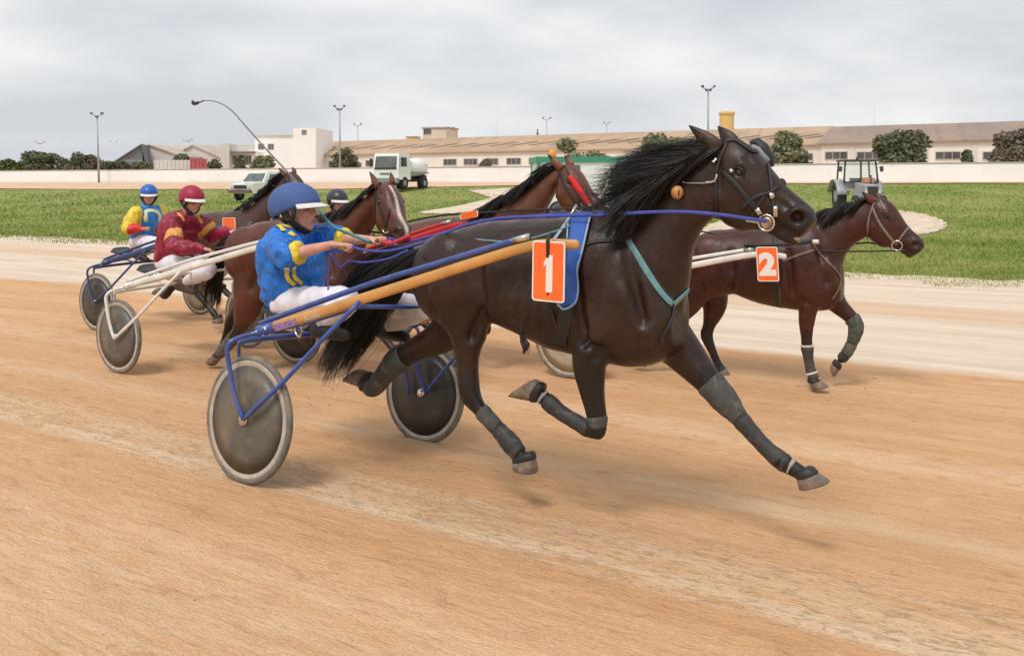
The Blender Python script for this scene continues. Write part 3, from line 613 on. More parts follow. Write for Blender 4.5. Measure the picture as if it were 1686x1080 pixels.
# trees: tapered trunk, limbs, crown of many leaf faces in uneven clumps
LEAF = {}
for nm, c1, c2 in (('dark', (0.11, 0.125, 0.075), (0.18, 0.195, 0.115)), ('olive', (0.20, 0.215, 0.13), (0.29, 0.30, 0.18)), ('brown', (0.18, 0.155, 0.115), (0.24, 0.20, 0.145)), ('light', (0.09, 0.12, 0.04), (0.16, 0.19, 0.07))):
    mt, t, b = nodes_of('leaves_' + nm, 0.8); g = G(t); t.links.new(g.mix(g.rng(g.noise(g.tc, 2.2, 5, 0.7), 0.35, 0.65), c1, c2), b.inputs['Base Color']); LEAF[nm] = mt
BARK = mat('bark', (0.13, 0.10, 0.07), 0.9, var=0.3, vscale=4, bump=0.5, bscale=10)
def tree(px, ytop, hw, Z, kind, label, name='broadleaf_tree', zb=1.75, n=2600, group='trees behind the white wall'):
    c = atZ(px, ytop, Z); top = c[2]; W_ = hw * Z / FPX; H_ = top - zb; rg = np.random.default_rng(int(px * 7) + 11)
    r = thing(name, label, 'tree', (c[0], Z, zb), group); m = M(); b0 = np.array([c[0], Z, zb - 0.1])
    m.add(*tube([b0, b0 + [0.1, 0, H_ * .3], b0 + [0, 0.05, H_ * .6]], [0.2, 0.15, 0.08], 8))
    K = 17; cl = []
    for k in range(K):
        a = rg.uniform(0, 6.28); rr = math.sqrt(rg.uniform(0, 1)); hh = rg.uniform(0.28, 0.86); wv = 1 - abs(hh - 0.5) * 1.1
        q = b0 + np.array([math.cos(a) * rr * W_ * .78 * wv, math.sin(a) * rr * W_ * .6 * wv, H_ * hh]); cl.append((q, rg.uniform(0.22, 0.36) * min(W_ * 1.3, H_)))
        if k < 7: m.add(*tube([b0 + [0, 0, H_ * .22], (b0 + [0, 0, H_ * .35]) * .4 + q * .6, q], [0.08, 0.05, 0.02], 6))
    mk('trunk', m, BARK, r)
    vs = []
    for q, R in cl:
        nn = int(n / K); d = rg.normal(size=(nn, 3)); d /= np.linalg.norm(d, axis=1)[:, None]; P = q + d * R * (rg.uniform(0.2, 1.12, (nn, 1)) ** 0.6) * np.array([1.1, 1.1, 0.85])
        P = P[P[:, 2] > zb + 0.1]; nn = len(P); a = rg.normal(size=(nn, 3)); a /= np.linalg.norm(a, axis=1)[:, None]; b_ = np.cross(a, rg.normal(size=(nn, 3))); b_ /= np.linalg.norm(b_, axis=1)[:, None]
        sz = rg.uniform(0.10, 0.24, (nn, 1)) * (H_ / 4.5) ** 0.5; vs.append(np.stack([P - a * sz, P + b_ * sz * .6, P + a * sz, P - b_ * sz * .6], 1).reshape(-1, 3))
    vs = np.concatenate(vs); lo, hi = np.percentile(vs[:, 2], [0, 99.6]); vs[:, 2] = lo + (vs[:, 2] - lo) * (top - lo) / (hi - lo); a_, b_ = np.percentile(vs[:, 0], [.6, 99.4]); vs[:, 0] = c[0] - W_ + (vs[:, 0] - a_) * 2 * W_ / (b_ - a_); mk('crown', M().add(vs, np.arange(len(vs)).reshape(-1, 4).tolist()), LEAF[kind], r, smooth=False)
    return r
for a in ((20, 264, 26, 112, 'light', 'low light green bush row at the far left edge'), (66, 251, 27, 110, 'dark', 'round dark green tree second from the left edge'), (110, 262, 18, 118, 'dark', 'low dark bush between the two round dark trees'),
          (127, 252, 20, 110, 'dark', 'dark green tree left of the floodlight mast'), (150, 256, 18, 113, 'brown', 'brownish bare looking tree behind the left floodlight mast'), (178, 266, 15, 112, 'dark', 'small dark bush right of the left floodlight mast'),
          (200, 266, 18, 113, 'dark', 'dark bush in front of the grey gabled hall'), (236, 267, 18, 112, 'dark', 'dark bush left of the pale panel fence'), (297, 254, 14, 118, 'dark', 'small dark tree poking above the pale panel fence'),
          (350, 263, 12, 105, 'dark', 'dark bush right of the red banner'), (397, 257, 13, 104, 'dark', 'dark bush in front of the pale office block'), (433, 257, 17, 106, 'olive', 'grey green bush in front of the white house'),
          (568, 246, 21, 106, 'dark', 'round dark tree by the middle floodlight mast'), (800, 263, 17, 104, 'brown', 'low spreading brown bush under the warehouse windows'),
          (941, 231, 29, 82, 'olive', 'tall grey green tree behind the head of the red bridled horse'), (985, 252, 30, 84, 'olive', 'low olive bush right of the tall grey green tree'), (1108, 224, 48, 82, 'olive', 'broad olive tree behind the mane of the leading horse'),
          (1245, 234, 16, 80, 'olive', 'small olive tree behind the forehead of the leading horse'), (1298, 219, 29, 76, 'olive', 'round olive tree right of the leading horse head'), (1325, 250, 14, 76, 'dark', 'dark bush at the foot of the round olive tree'),
          (1484, 217, 41, 72, 'dark', 'large round dark green tree behind the tractor'), (1593, 248, 9, 74, 'dark', 'tiny dark shrub between the two right trees'), (1668, 217, 34, 70, 'brown', 'dark brownish tree cut by the right edge')):
    tree(a[0], a[1], a[2], a[3], a[4], a[5], name='bush' if 'bush' in a[5] or 'shrub' in a[5] else 'broadleaf_tree', n=6500 if a[2] > 25 else 2800)
# small conifer behind the roof
c = atZ(885, 211, 170); r = thing('conifer', 'tiny dark conifer tip above the warehouse roof', 'tree', (c[0], 170, 2)); m = M().add(*tube([[c[0], 170, 1.5], [c[0], 170, c[2] - .3]], [0.2, 0.04], 6)); mk('trunk', m, BARK, r)
m = M()
for k in range(7):
    zz = c[2] - 0.2 - k * 0.55; R = 0.16 + 0.17 * k; m.add(*lathe([c[0], 170, zz - .5], (0, 0, 1), [(0, R), (0.08, R * .9), (0.55, 0.05)], 9))
mk('crown', m, LEAF['dark'], r, smooth=False)
STEEL = mat('galvanised', (0.36, 0.38, 0.40), 0.5, 0.3, var=0.15, vscale=3); LAMPB = mat('lamp_housing', (0.13, 0.14, 0.16), 0.5, var=0.2, vscale=3); STEEL_HAZED = mat('hazed_steel', (0.62, 0.66, 0.71), 0.6)  # last steel has distance haze put into its colour, for far masts
def mast(px, ytop, Z, label, w, zb=None, lean=0.0, lamps=3, rr=0.09, pale=False, name='floodlight_mast', cat='floodlight'):
    c = atZ(px, ytop, Z); zb = float(zt(c[0], Z)) - .02 if zb is None else zb; r = thing(name, label, cat, (c[0], Z, zb), 'masts behind the track'); mt = STEEL_HAZED if pale else STEEL
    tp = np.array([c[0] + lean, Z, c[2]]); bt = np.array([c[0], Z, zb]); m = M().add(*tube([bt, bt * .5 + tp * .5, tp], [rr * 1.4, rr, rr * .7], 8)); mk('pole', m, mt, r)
    if lamps:
        mk('cross_arm', M().add(*tube([tp + [-w / 2, 0, .2], tp + [0, 0, -0.15], tp + [w / 2, 0, .2]], rr * .55, 6)), mt, r)
        for i in range(lamps):
            q = tp + np.array([(-.5 + i / (lamps - 1)) * w, -0.1, 0.25 if i in (0, lamps - 1) else -.1]); s_ = w * 0.23
            m = M().add(*box(q, (s_, s_ * .55, s_ * .8), X=(1, (i - 1) * .4, 0), Z=(0, -.45, 1))); m.add(*box(q + np.array([0, s_ * .3, 0]), (s_ * .5, s_ * .4, s_ * .5)))
            mk('lamp', m, LAMPB if not pale else mt, r, smooth=False)
    return r
mast(163, 191, 92, 'floodlight mast with spread lamps at the far left side of the field', 1.15, lean=-.2)
mast(560, 179, 88, 'floodlight mast standing in the grass left of the white truck', 1.0, lean=-.05, lamps=4)
mast(1166, 147, 80, 'tall floodlight mast rising above the leading horse ears', 1.1, zb=1.6, lean=0.0, lamps=4, rr=.1)
mast(589, 207, 150, 'thin mast with a side arm behind the warehouse roof', 1.2, zb=1.6, lamps=2, rr=.09)
mast(900, 197, 150, 'small twin lamp mast above the warehouse near the conifer', 1.3, zb=1.6, lamps=2)
mast(740, 213, 165, 'small lamp mast right of the cream hut', 1.6, zb=1.6, lamps=3, rr=.08)
mast(999, 204, 160, 'short lamp mast above the middle of the warehouse roof', 1.0, zb=1.6, lamps=2, rr=.1)
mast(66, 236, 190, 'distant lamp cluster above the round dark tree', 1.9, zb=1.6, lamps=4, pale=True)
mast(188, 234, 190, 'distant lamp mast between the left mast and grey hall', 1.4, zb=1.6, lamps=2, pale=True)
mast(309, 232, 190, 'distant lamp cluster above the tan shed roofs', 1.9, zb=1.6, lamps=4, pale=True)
for px, yt, Z, lb in ((101, 212, 200, 'bare pale pole above the bushes at far left'), (240, 211, 200, 'bare pale pole above the grey gabled hall'), (402, 210, 200, 'bare pale pole above the office block'), (818, 182, 190, 'faint tall pole above the warehouse left of the conifer'),
                      (1095, 168, 140, 'bare grey pole behind the mane of the leading horse'), (1439, 157, 130, 'tall pale pole above the right warehouse'), (853, 208, 190, 'short thin pole just left of the conifer')):
    mast(px, yt, Z, lb, 1, zb=1.6, lamps=0, rr=.09 if Z < 150 else .1, pale=True, name='pole', cat='pole')
# ------------------------------------------------------------------ horses
class Team(Frame): pass
F1 = Frame((-1.014, 5.44), (0.83, -0.558))
F2 = Frame((0.95, 8.65), TD)
FB = Frame((-3.30, 8.85), (0.84, -0.543))
FA = Frame((-4.67, 11.25), TD)
FC = Frame((-1.74, 9.30), TD)

def pairs(F, L_):   # (top px, bottom px, half width m)
    return [(F.l(*a), F.l(*b), w) for a, b, w in L_]
def legpx(F, v, L_):  # (px, py, half width px[, lateral ratio])
    return [(*F.l(q[0], q[1], v), (k_ := q[2] * F.m(q[0], q[1], v) * (.92 if q[2] < 19 else 1.0)), k_ * (q[3] if len(q) > 3 else 0.9)) for q in L_]
def torso_px(F, L_):
    o = []
    for px, yt, yb, hw in L_:
        a, b = F.l(px, yt), F.l(px, yb); o.append((a[0], a[2], b[2], hw))
    return o
T1 = torso_px(F1, [(704, 428, 486, .07), (714, 406, 508, .17), (732, 391, 528, .235), (757, 377, 536, .265), (785, 369, 532, .275), (815, 364, 526, .265), (850, 361, 541, .275), (890, 360, 560, .29),
                   (930, 357, 576, .285), (970, 351, 588, .262), (1005, 349, 598, .238), (1040, 362, 604, .225), (1075, 392, 602, .215), (1102, 432, 592, .185), (1122, 468, 572, .12)])
NK1 = pairs(F1, [((992, 352), (1112, 566), .165), ((1018, 332), (1126, 505), .145), ((1050, 306), (1134, 455), .118), ((1085, 279), (1138, 416), .098), ((1122, 254), (1150, 384), .086), ((1158, 236), (1172, 360), .08), ((1190, 230), (1200, 350), .078)])
# head in its own plane: along (poll to nose) and across, measured on the leading horse
P0, P1 = F1.l(1186, 236), F1.l(1343, 366)
LH = np.linalg.norm((P1 - P0)[[0, 2]]); AX = (P1 - P0)[[0, 2]] / LH; BX = np.array([AX[1], -AX[0]]) * -1
def hc(px, py): q = (F1.l(px, py) - P0)[[0, 2]]; return q @ AX, q @ BX
HEAD = [(hc(*a), hc(*b), w) for a, b, w in [((1184, 240), (1178, 318), .055), ((1196, 229), (1184, 352), .083), ((1214, 231), (1200, 370), .098), ((1236, 242), (1220, 376), .106), ((1257, 262), (1238, 376), .104), ((1273, 282), (1254, 370), .088),
        ((1289, 302), (1268, 368), .07), ((1307, 318), (1281, 371), .060), ((1326, 332), (1296, 380), .058), ((1339, 346), (1311, 388), .056), ((1344, 362), (1324, 390), .046)]]
JAW = [(hc(*p), r) for p, r in [((1225, 362), .055), ((1250, 365), .036), ((1272, 376), .030), ((1290, 388), .028), ((1306, 397), .026)]]
def headframe(poll, nose_dir, yaw=0.0, roll=0.0):
    """poll (u,v,z); nose_dir (du,dz) direction in the horse's plane; yaw turns the head towards the camera side (negative v)"""
    d = nrm([nose_dir[0], 0, nose_dir[1]]); up = np.array([-d[2], 0, d[0]]); S = np.array([0, 1., 0])
    c, s = math.cos(yaw), math.sin(yaw)
    def rz(q): return np.array([q[0] * c + q[1] * s, -q[0] * s + q[1] * c, q[2]])
    return np.asarray(poll, float), rz(d), rz(up), rz(S)
def HF1(): return headframe(P0, (AX[0], AX[1]))
LEG1 = {
 'near_fore': legpx(F1, -.15, [(1020, 480, 52, .55), (1000, 525, 46, .7), (978, 560, 35), (971, 595, 30), (973, 630, 25), (978, 662, 20), (983, 690, 18), (985, 712, 14)]),
 'near_fore2': legpx(F1, -.15, [(986, 704, 16), (975, 709, 15), (950, 695, 13.5), (925, 680, 13), (903, 662, 15), (887, 647, 13)]),
 'far_fore': legpx(F1, .13, [(1062, 500, 50, .6), (1092, 545, 47, .75), (1122, 578, 36), (1146, 604, 29), (1172, 634, 24), (1196, 662, 22), (1214, 684, 17.5), (1238, 712, 14.5), (1262, 738, 14), (1286, 758, 16.5), (1302, 768, 15), (1320, 779, 14)]),
 'near_hind': legpx(F1, -.15, [(740, 455, 58, .5), (755, 495, 58, .55), (768, 535, 44, .6), (768, 570, 28, .8), (769, 600, 19), (772, 632, 19), (776, 652, 19), (789, 672, 15.5), (808, 693, 14), (826, 713, 14.5), (840, 729, 17), (853, 745, 15), (861, 756, 15)]),
 'far_hind': legpx(F1, .15, [(770, 470, 55, .5), (762, 515, 48, .6), (728, 552, 31, .8), (700, 567, 22), (672, 582, 19), (652, 596, 19), (634, 616, 16), (618, 634, 16), (607, 636, 15), (601, 626, 13)]),
}
# hooves from the side: coronet front, coronet back, toe, heel
HOOF1 = {'near_fore2': ((876, 661), (890, 629), (838, 652), (879, 624), -.15), 'far_fore': ((1346, 777), (1312, 787), (1367, 794), (1318, 806), .13),
         'near_hind': ((881, 753), (846, 760), (884, 779), (847, 772), -.15), 'far_hind': ((592, 637), (608, 612), (567, 627), (590, 607), .15)}
def hoofpx(F, H_): return {k: tuple(F.l(*p, q[4]) for p in q[:4]) for k, q in H_.items()}

def loft_pairs(L_, top_narrow=0.75, power=2.2, n=3):
    """sections given by top and bottom points and a half width, in local coordinates"""
    A = smooth_path([np.concatenate([a, b, [w]]) for a, b, w in L_], n)
    C, Av, Bv = [], [], []
    for r in A:
        a, b, w = r[:3], r[3:6], r[6]; C.append((a + b) / 2); Bv.append((a - b) / 2); Av.append(np.array([0, w, 0]))
    return C, Av, Bv
def egg(C, A, B, seg=28, narrow=0.25, pw=2.1):
    th = np.linspace(0, 2 * math.pi, seg, endpoint=False); c = np.sign(np.cos(th)) * np.abs(np.cos(th)) ** (2 / pw); s = np.sign(np.sin(th)) * np.abs(np.sin(th)) ** (2 / pw)
    k = 1 - narrow * s
    v = (np.asarray(C)[:, None] + (c * k)[None, :, None] * np.asarray(A)[:, None] + s[None, :, None] * np.asarray(B)[:, None]).reshape(-1, 3); n = len(C)
    f = [(i * seg + j, i * seg + (j + 1) % seg, (i + 1) * seg + (j + 1) % seg, (i + 1) * seg + j) for i in range(n - 1) for j in range(seg)]
    f.append(tuple(range(seg))[::-1]); f.append(tuple((n - 1) * seg + j for j in range(seg))); return v, f
def lap(v, f, it):
    q = np.array([x for x in f if len(x) == 4]); E = np.concatenate([q[:, [0, 1]], q[:, [1, 2]], q[:, [2, 3]], q[:, [3, 0]]]); E = np.concatenate([E, E[:, ::-1]])
    n = np.bincount(E[:, 0], minlength=len(v)).clip(1)
    for _ in range(it): v = v * .5 + .5 * np.stack([np.bincount(E[:, 0], v[E[:, 1], k], len(v)) for k in range(3)], 1) / n[:, None]
    return v
def legtube(L_, k=1.0, n=4):
    A = smooth_path(L_, n); return tube(A[:, :3], np.maximum(A[:, 3:5][:, ::-1], .004) * k, 14, side=(0, 1, 0), roundcap=True)

def horse(F, label, torso, neck, hf, legs, hooves, coat, voxel=0.014, group=None, head_scale=1.0, ear_back=0.0, ear=1.0, hz=None, blaze=False, rel=1.9, black_legs=0.6, face=None, name='horse'):
    """coat: (body, dark points, muzzle) colours; everything in team-local coordinates until F.w"""
    P, HD, HU, HS = hf; hs = head_scale
    def hp(a, b, s=0.0): return P + HD * a * hs + HU * b * hs + HS * s * hs
    base = F.w(np.array([[1.4, 0, 0.0]]))[0]; base[2] = float(zt(base[0], base[1]))
    root = thing(name, label, 'horse', base, group)
    parts = []
    t = smooth_path(torso, 3)
    parts.append(egg([np.array([q[0], 0, (q[1] + q[2]) / 2]) for q in t], [np.array([0, q[3], 0]) for q in t], [np.array([0, 0, (q[1] - q[2]) / 2]) for q in t], 32, 0.16, 2.15))
    C, A, B = loft_pairs(neck); parts.append(egg(C, A, B, 26, 0.22, 2.0))
    # head
    hd = smooth_path([np.array([a[0], a[1], b[0], b[1], w]) for a, b, w in HEAD], 3)
    C, A, B = [], [], []
    for q in hd:
        a = hp(q[0], q[1]); b = hp(q[2], q[3]); C.append((a + b) / 2); B.append((a - b) / 2); A.append(HS * q[4] * hs)
    parts.append(egg(C, A, B, 26, 0.05, 2.3))
    jw = smooth_path([np.array([a[0], a[1], r]) for a, r in JAW], 3)
    parts.append(tube([hp(q[0], q[1]) for q in jw], [(q[2] * hs * 1.1, q[2] * hs) for q in jw], 12, side=HS, roundcap=True))
    for s in (-1, 1):   # cheek, brow ridge, nostril rim, cheekbone
        cx_, cy_ = hc(1206, 322); parts.append(ball(hp(cx_, cy_, s * .052), (.088 * hs, .088 * hs, .048 * hs), 14, 9, HD, HU, HS))
        ex, ey = hc(1230, 279); parts.append(ball(hp(ex - .005, ey + .018, s * .078), (.042 * hs, .022 * hs, .026 * hs), 12, 7, HD, HU, HS))
        a0 = hc(1236, 300); a1 = hc(1284, 338); parts.append(tube([hp(a0[0], a0[1], s * .088), hp((a0[0] + a1[0]) / 2, (a0[1] + a1[1]) / 2, s * .078), hp(a1[0], a1[1], s * .055)], [.016 * hs, .014 * hs, .010 * hs], 8, roundcap=True))
        nx, ny = hc(1319, 358); parts.append(torus(hp(nx, ny, s * .047), HS * s * .8 + HD * .45, .041 * hs, .015 * hs, 22, 8))
    for nm in legs: parts.append(legtube(legs[nm]))
    # shoulder and haunch muscle
    T = {round(q[0], 2): q for q in torso}; u0, u1 = torso[0][0], torso[-1][0]; ln = u1 - u0; zt_ = torso[4][1]
    for s in (-1, 1):
        parts.append(ball([u0 + ln * .80, s * .125, zt_ - .33], (.17, .12, .27), 16, 11, (1, 0, .35)))
        parts.append(ball([u0 + ln * .875, s * .10, zt_ - .47], (.12, .12, .15), 14, 9))
        parts.append(ball([u0 + ln * .15, s * .13, zt_ - .27], (.24, .14, .23), 16, 11, (1, 0, .15)))
        for nm_ in ('near_hind' if s < 0 else 'far_hind',):
            q_ = legs[nm_]; kk_ = min(range(3, len(q_) - 2), key=lambda i_: abs((q_[i_][2] + q_[i_ + 1][2]) / 2 - (q_[4][2] if len(q_) < 10 else q_[6][2])) if False else abs(i_ - (5 if len(q_) > 11 else 4))); a_ = np.array(q_[kk_][:3]); up_ = nrm(np.array(q_[kk_ - 1][:3]) - a_); bk_ = np.array([-up_[2], 0, up_[0]]); parts.append(tube([a_ + bk_ * .018 + up_ * -.02, a_ + bk_ * .046 + up_ * .035, a_ + bk_ * .014 + up_ * .17], [.032, .024, .014], 10, roundcap=True))
        parts.append(ball([u0 + ln * .31, s * .14, zt_ - .42], (.12, .10, .13), 14, 9))
    parts = [(F.w(np.asarray(v)), f) for v, f in parts]
    v, f, nn = fuse(parts, voxel, 7, .5)
    # relief: rib arcs, muscle edges, tendons, eye hollow, nostril
    loc = np.stack([(v - F.C) @ F.d, (v - F.C) @ F.n, v[:, 2]], 1)
    def dent(a, b, r, dep, only=None):
        nonlocal v
        d, _ = segdist(loc, a, b); w = np.clip(1 - d / r, 0, 1); w = w * w * (3 - 2 * w) * rel
        if only is not None: w = w * (np.sign(loc[:, 1]) == only)
        v = v - nn * (w * dep)[:, None]
    for s in (-1, 1):
        dent((u0 + ln * .71, s * .25, zt_ - .12), (u0 + ln * .74, s * .25, zt_ - .55), .05, .022, s)
        dent((u0 + ln * .74, s * .25, zt_ - .55), (u0 + ln * .82, s * .22, zt_ - .60), .04, .012, s)
        dent((u0 + ln * .88, s * .2, zt_ - .10), (u0 + ln * .93, s * .2, zt_ - .42), .055, .021, s)
        dent((u0 + ln * .86, s * .2, zt_ - .36), (u0 + ln * .77, s * .2, zt_ - .62), .038, .015, s)
        dent((u0 + ln * .34, s * .28, zt_ - .16), (u0 + ln * .36, s * .28, zt_ - .36), .075, .022, s)
        dent((u0 + ln * .37, s * .22, zt_ - .40), (u0 + ln * .30, s * .22, zt_ - .60), .055, .021, s)
        dent((u0 + ln * .12, s * .24, zt_ - .20), (u0 + ln * .16, s * .24, zt_ - .55), .034, .013, s)
        for k in range(6):
            uu = u0 + ln * (.43 + .045 * k); dent((uu + .04, s * .29, zt_ - .22), (uu - .02, s * .27, zt_ - .50), .024, .006, s)
        e = hp(*hc(1229, 284), s * .098); dent(e, e, .030 * hs, .011)
        nx, ny = hc(1319, 358); e = hp(nx, ny, s * .055); dent(e, e, .037 * hs, .024); e0, e1 = hp(*hc(1290, 374), s * .045), hp(*hc(1322, 391), s * .035); dent(e0, e1, .014 * hs, .014)
        a0, a1 = hp(*hc(1196, 262), s * .09), hp(*hc(1200, 340), s * .08); dent(a0, a1, .02, .007)
        a0, a1 = hp(*hc(1268, 318), s * .065), hp(*hc(1306, 345), s * .055); dent(a0, a1, .022, .006)
        a0, a1 = hp(*hc(1238, 262), s * .07), hp(*hc(1262, 292), s * .06); dent(a0, a1, .022, .005)
    v = lap(v, f, 2)
    v = v + nn * (noise3(loc, 9, 21) * .004 + noise3(loc, 22, 22) * .0016 + noise3(loc * [1, 1, .28], 24, 23) * .0032 * np.clip((loc[:, 2] - zt_ + .75) * 4, 0, 1))[:, None]
    # coat colour per vertex
    body, dk, muz = (np.array(c) for c in coat); col = np.tile(body, (len(v), 1)).astype(float)
    def paint(w, c):
        nonlocal col
        col = col * (1 - w[:, None]) + np.asarray(c) * w[:, None]
    nz = noise3(loc, 5, 4) * .5 + .5; col *= (0.86 + .28 * nz)[:, None]
    bel = np.clip((zt_ - .5 - loc[:, 2]) / .2, 0, 1) * (loc[:, 0] > u0) ; paint(bel * .25, body * np.array([1.25, 1.05, .9]))
    for nm, L_ in legs.items():
        q = np.array(L_); kk = max(1, int(len(q) * (1 - black_legs))); dmin = np.full(len(v), 9.0); R_ = np.full(len(v), .05)
        for a, b in zip(q[kk:-1], q[kk + 1:]):
            d, _ = segdist(loc, a[:3], b[:3]); R_ = np.where(d < dmin, max(a[3], b[3]), R_); dmin = np.minimum(dmin, d)
        paint(np.clip(1.6 - dmin / (R_ * 1.15), 0, 1) ** .7 if len(q) > kk + 1 else np.zeros(len(v)), dk)
    hl = loc - P; a_ = hl @ HD / hs; b_ = hl @ HU / hs; s_ = hl @ HS / hs; near = (np.abs(s_) < .16) & (np.abs(b_) < .2)
    paint(np.clip((a_ - .36) / .16, 0, 1) * near * .85, muz)
    if blaze:
        top = np.interp(a_, [h[0][0] for h in HEAD], [h[0][1] for h in HEAD]); w = np.clip(1.5 - np.abs(s_ + .006 * np.sin(a_ * 20)) / (.009 + .012 * np.clip(a_ - .1, 0, 1)), 0, 1) * (b_ > top - .05) * (a_ > .10) * (a_ < .66) * near
        paint(w, (.62, .50, .44))
    for s in (-1, 1):
        nx, ny = hc(1319, 358); d = np.linalg.norm(loc - hp(nx, ny, s * .046), axis=1); paint(np.clip(1.5 - d / (.020 * hs), 0, 1), (.055, .018, .015))
    bm = M(); bm.add(v, f); body_o = mk('body', bm, HAIR, root, attr=np.clip(col, 0, 1))
    # ears, eyes
    W1 = lambda q: F.w(np.asarray(q)[None])[0]
    for s, (a, b, tip) in ((-1, ((1170, 247), (1200, 238), (1143, 208))), (1, ((1184, 240), (1214, 230), (1180, 214)))):
        A0, B0, T0 = hc(*a), hc(*b), hc(*tip); bs = np.array([(A0[0] + B0[0]) / 2, (A0[1] + B0[1]) / 2]); wd = math.hypot(A0[0] - B0[0], A0[1] - B0[1]) / 2
        tipv = (np.array(T0) - bs) * ear; wd *= ear ** .5
        if s > 0: tipv = tipv * 1.35
        if ear_back: tipv = np.array([-.09 - ear_back, .10])
        C_, R_ = [], []
        for t_, rr in ((-.15, .85), (0, 1), (.25, .98), (.5, .78), (.75, .45), (.92, .2), (1.0, .05)):
            q = bs + tipv * t_; C_.append(hp(q[0], q[1], s * (.055 + .012 * t_))); R_.append(rr)
        ax_ = nrm(HD * tipv[0] + HU * tipv[1]); inpl = nrm(np.cross(ax_, HS)); side = HS
        c_ = W1(C_[0]); vv, ff = rings([W1(q) for q in C_], [F.w(inpl[None])[0] * 0 + (F.d * inpl[0] + F.n * inpl[1] + np.array([0, 0, inpl[2]])) * wd * .85 * r * hs for r in R_], [(F.d * side[0] + F.n * side[1] + np.array([0, 0, side[2]])) * .020 * r * hs for r in R_], 12)
        m = M().add(vv, ff)
        cc = np.tile(body * 1.7, (len(vv), 1)); cc[-36:] = dk
        mk('ear', m, HAIR, root, attr=cc)
        ex, ey = hc(1229, 284); e = W1(hp(ex, ey, s * .083)); mk('eye', M().add(*ball(e, .0235 * hs, 18, 12)), EYE_M, root)
        lid = smooth_path([W1(hp(ex + a_, ey + b_, s * (.083 + .0215))) for a_, b_ in ((-.030, -.004), (-.016, .013), (.004, .018), (.022, .009), (.032, -.006))], 4); mk('eyelid', M().add(*tube(lid, np.interp(np.linspace(0, 1, len(lid)), [0, .5, 1], [.003, .008, .003]) * hs, 8)), HAIR, root, attr=np.tile(dk, (len(lid) * 8, 1)))
    # hooves
    for nm, (cf, cb, to, he) in hooves.items():
        cf, cb, to, he = map(W1, (cf, cb, to, he)); f_ = F.n; C0, A0, C1, A1 = (cf + cb) / 2, (cf - cb) / 2, (to + he) / 2, (to - he) / 2; ax_ = nrm(C1 - C0)
        C_ = [C0 - ax_ * .016, C0, C0 * .6 + C1 * .4, C1 - ax_ * .006, C1]; A_ = [A0 * .84, A0 * .95, A0 * .55 + A1 * .45, A1 * 1.0, A1 * .93]
        v_, f2 = rings(C_, A_, [f_ * r for r in (.036, .042, .050, .056, .052)], 22, True, 2.3); mk('hoof', M().add(v_, f2), HOOF if coat[1][0] < .5 else HOOFD, root)
        v_, f2 = rings([C0 - ax_ * .034, C0 - ax_ * .026, C0 - ax_ * .002, C0 + ax_ * .008], [A0 * .80, A0 * .98, A0 * 1.06, A0 * .98], [f_ * r for r in (.034, .042, .046, .044)], 22, True, 2.2); mk('bell_boot', M().add(v_, f2), LEATH, root)
    return root, body_o, hp
def wrap(root, F, L_, i0, i1, k, matl, name='leg_boot', n=5):
    """boot or bandage round a leg between fractional joints i0 and i1"""
    A = smooth_path(L_, n); q = A[int(i0 * n):int(i1 * n) + 1]
    p = F.w(q[:, :3]); r = q[:, 3:5][:, ::-1] * k; r = r * (1 + .02 * np.sin(np.arange(len(r)) * 1.7))[:, None]
    e = np.linspace(0, 1, len(r)); r = r * np.where((e < .02) | (e > .98), .93, 1.0)[:, None]
    return mk(name, M().add(*tube(p, r, 18, side=F.n)), matl, root)
def straps(root, bv, name, lst, matl, off=.003):
    for path, w in lst:
        m = strap(bv, path, w, off=off)
        if m.n: mk(name, m, matl, root)
def ringpart(root, name, c, ax, R, r, matl): return mk(name, M().add(*torus(c, ax, R, r, 20, 8)), matl, root)

# ---- leading horse
hooves1 = hoofpx(F1, HOOF1)
h1, h1b, hp1 = horse(F1, 'near black horse in front at full stretch with blue pad and grey leg boots', T1, NK1, HF1(), LEG1, hooves1,
                     ((0.0275, 0.0112, 0.0065), (0.009, 0.0070, 0.0064), (0.017, 0.0135, 0.0125)), voxel=0.0105, group='trotting horses')
B1 = [bvh_of(h1b)]; BANDG = mat('grey_tape', (.34, .31, .31), .7, var=.2, vscale=30)
wrap(h1, F1, LEG1['far_fore'], 3.8, 6.2, 1.05, NEO); wrap(h1, F1, LEG1['far_fore'], 6.25, 9.6, 1.07, NEOD); wrap(h1, F1, LEG1['far_fore'], 9.9, 10.3, 1.08, BANDG, 'pastern_band')
wrap(h1, F1, LEG1['near_fore'], 5.9, 6.7, 1.10, NEO, 'knee_band'); wrap(h1, F1, LEG1['near_fore2'], 1.3, 4.2, 1.08, NEOD); wrap(h1, F1, LEG1['near_fore2'], 4.45, 4.7, 1.06, BANDG, 'pastern_band')
wrap(h1, F1, LEG1['near_hind'], 7.3, 8.7, 1.08, NEO); wrap(h1, F1, LEG1['near_hind'], 8.75, 11.3, 1.09, NEOD, 'fetlock_boot')
wrap(h1, F1, LEG1['far_hind'], 4.2, 8.0, 1.16, NEO); wrap(h1, F1, LEG1['far_hind'], 8.2, 9.0, 1.2, LEATH, 'pastern_band')
straps(h1, B1, 'breast_strap', [([(1035, 396), (1052, 424), (1072, 458), (1090, 484), (1106, 501)], .032), ([(1138, 458), (1134, 474), (1122, 488), (1108, 501)], .026)], TEAL)
straps(h1, B1, 'breast_strap', [([(1108, 503), (1106, 522), (1098, 540), (1090, 556), (1088, 566)], .02), ([(948, 412), (962, 404), (985, 398), (1010, 397), (1034, 396)], .018)], LEATH)
straps(h1, B1, 'girth', [([(948, 352), (938, 400), (934, 450), (930, 500), (926, 540), (925, 568)], .06)], LEATH)
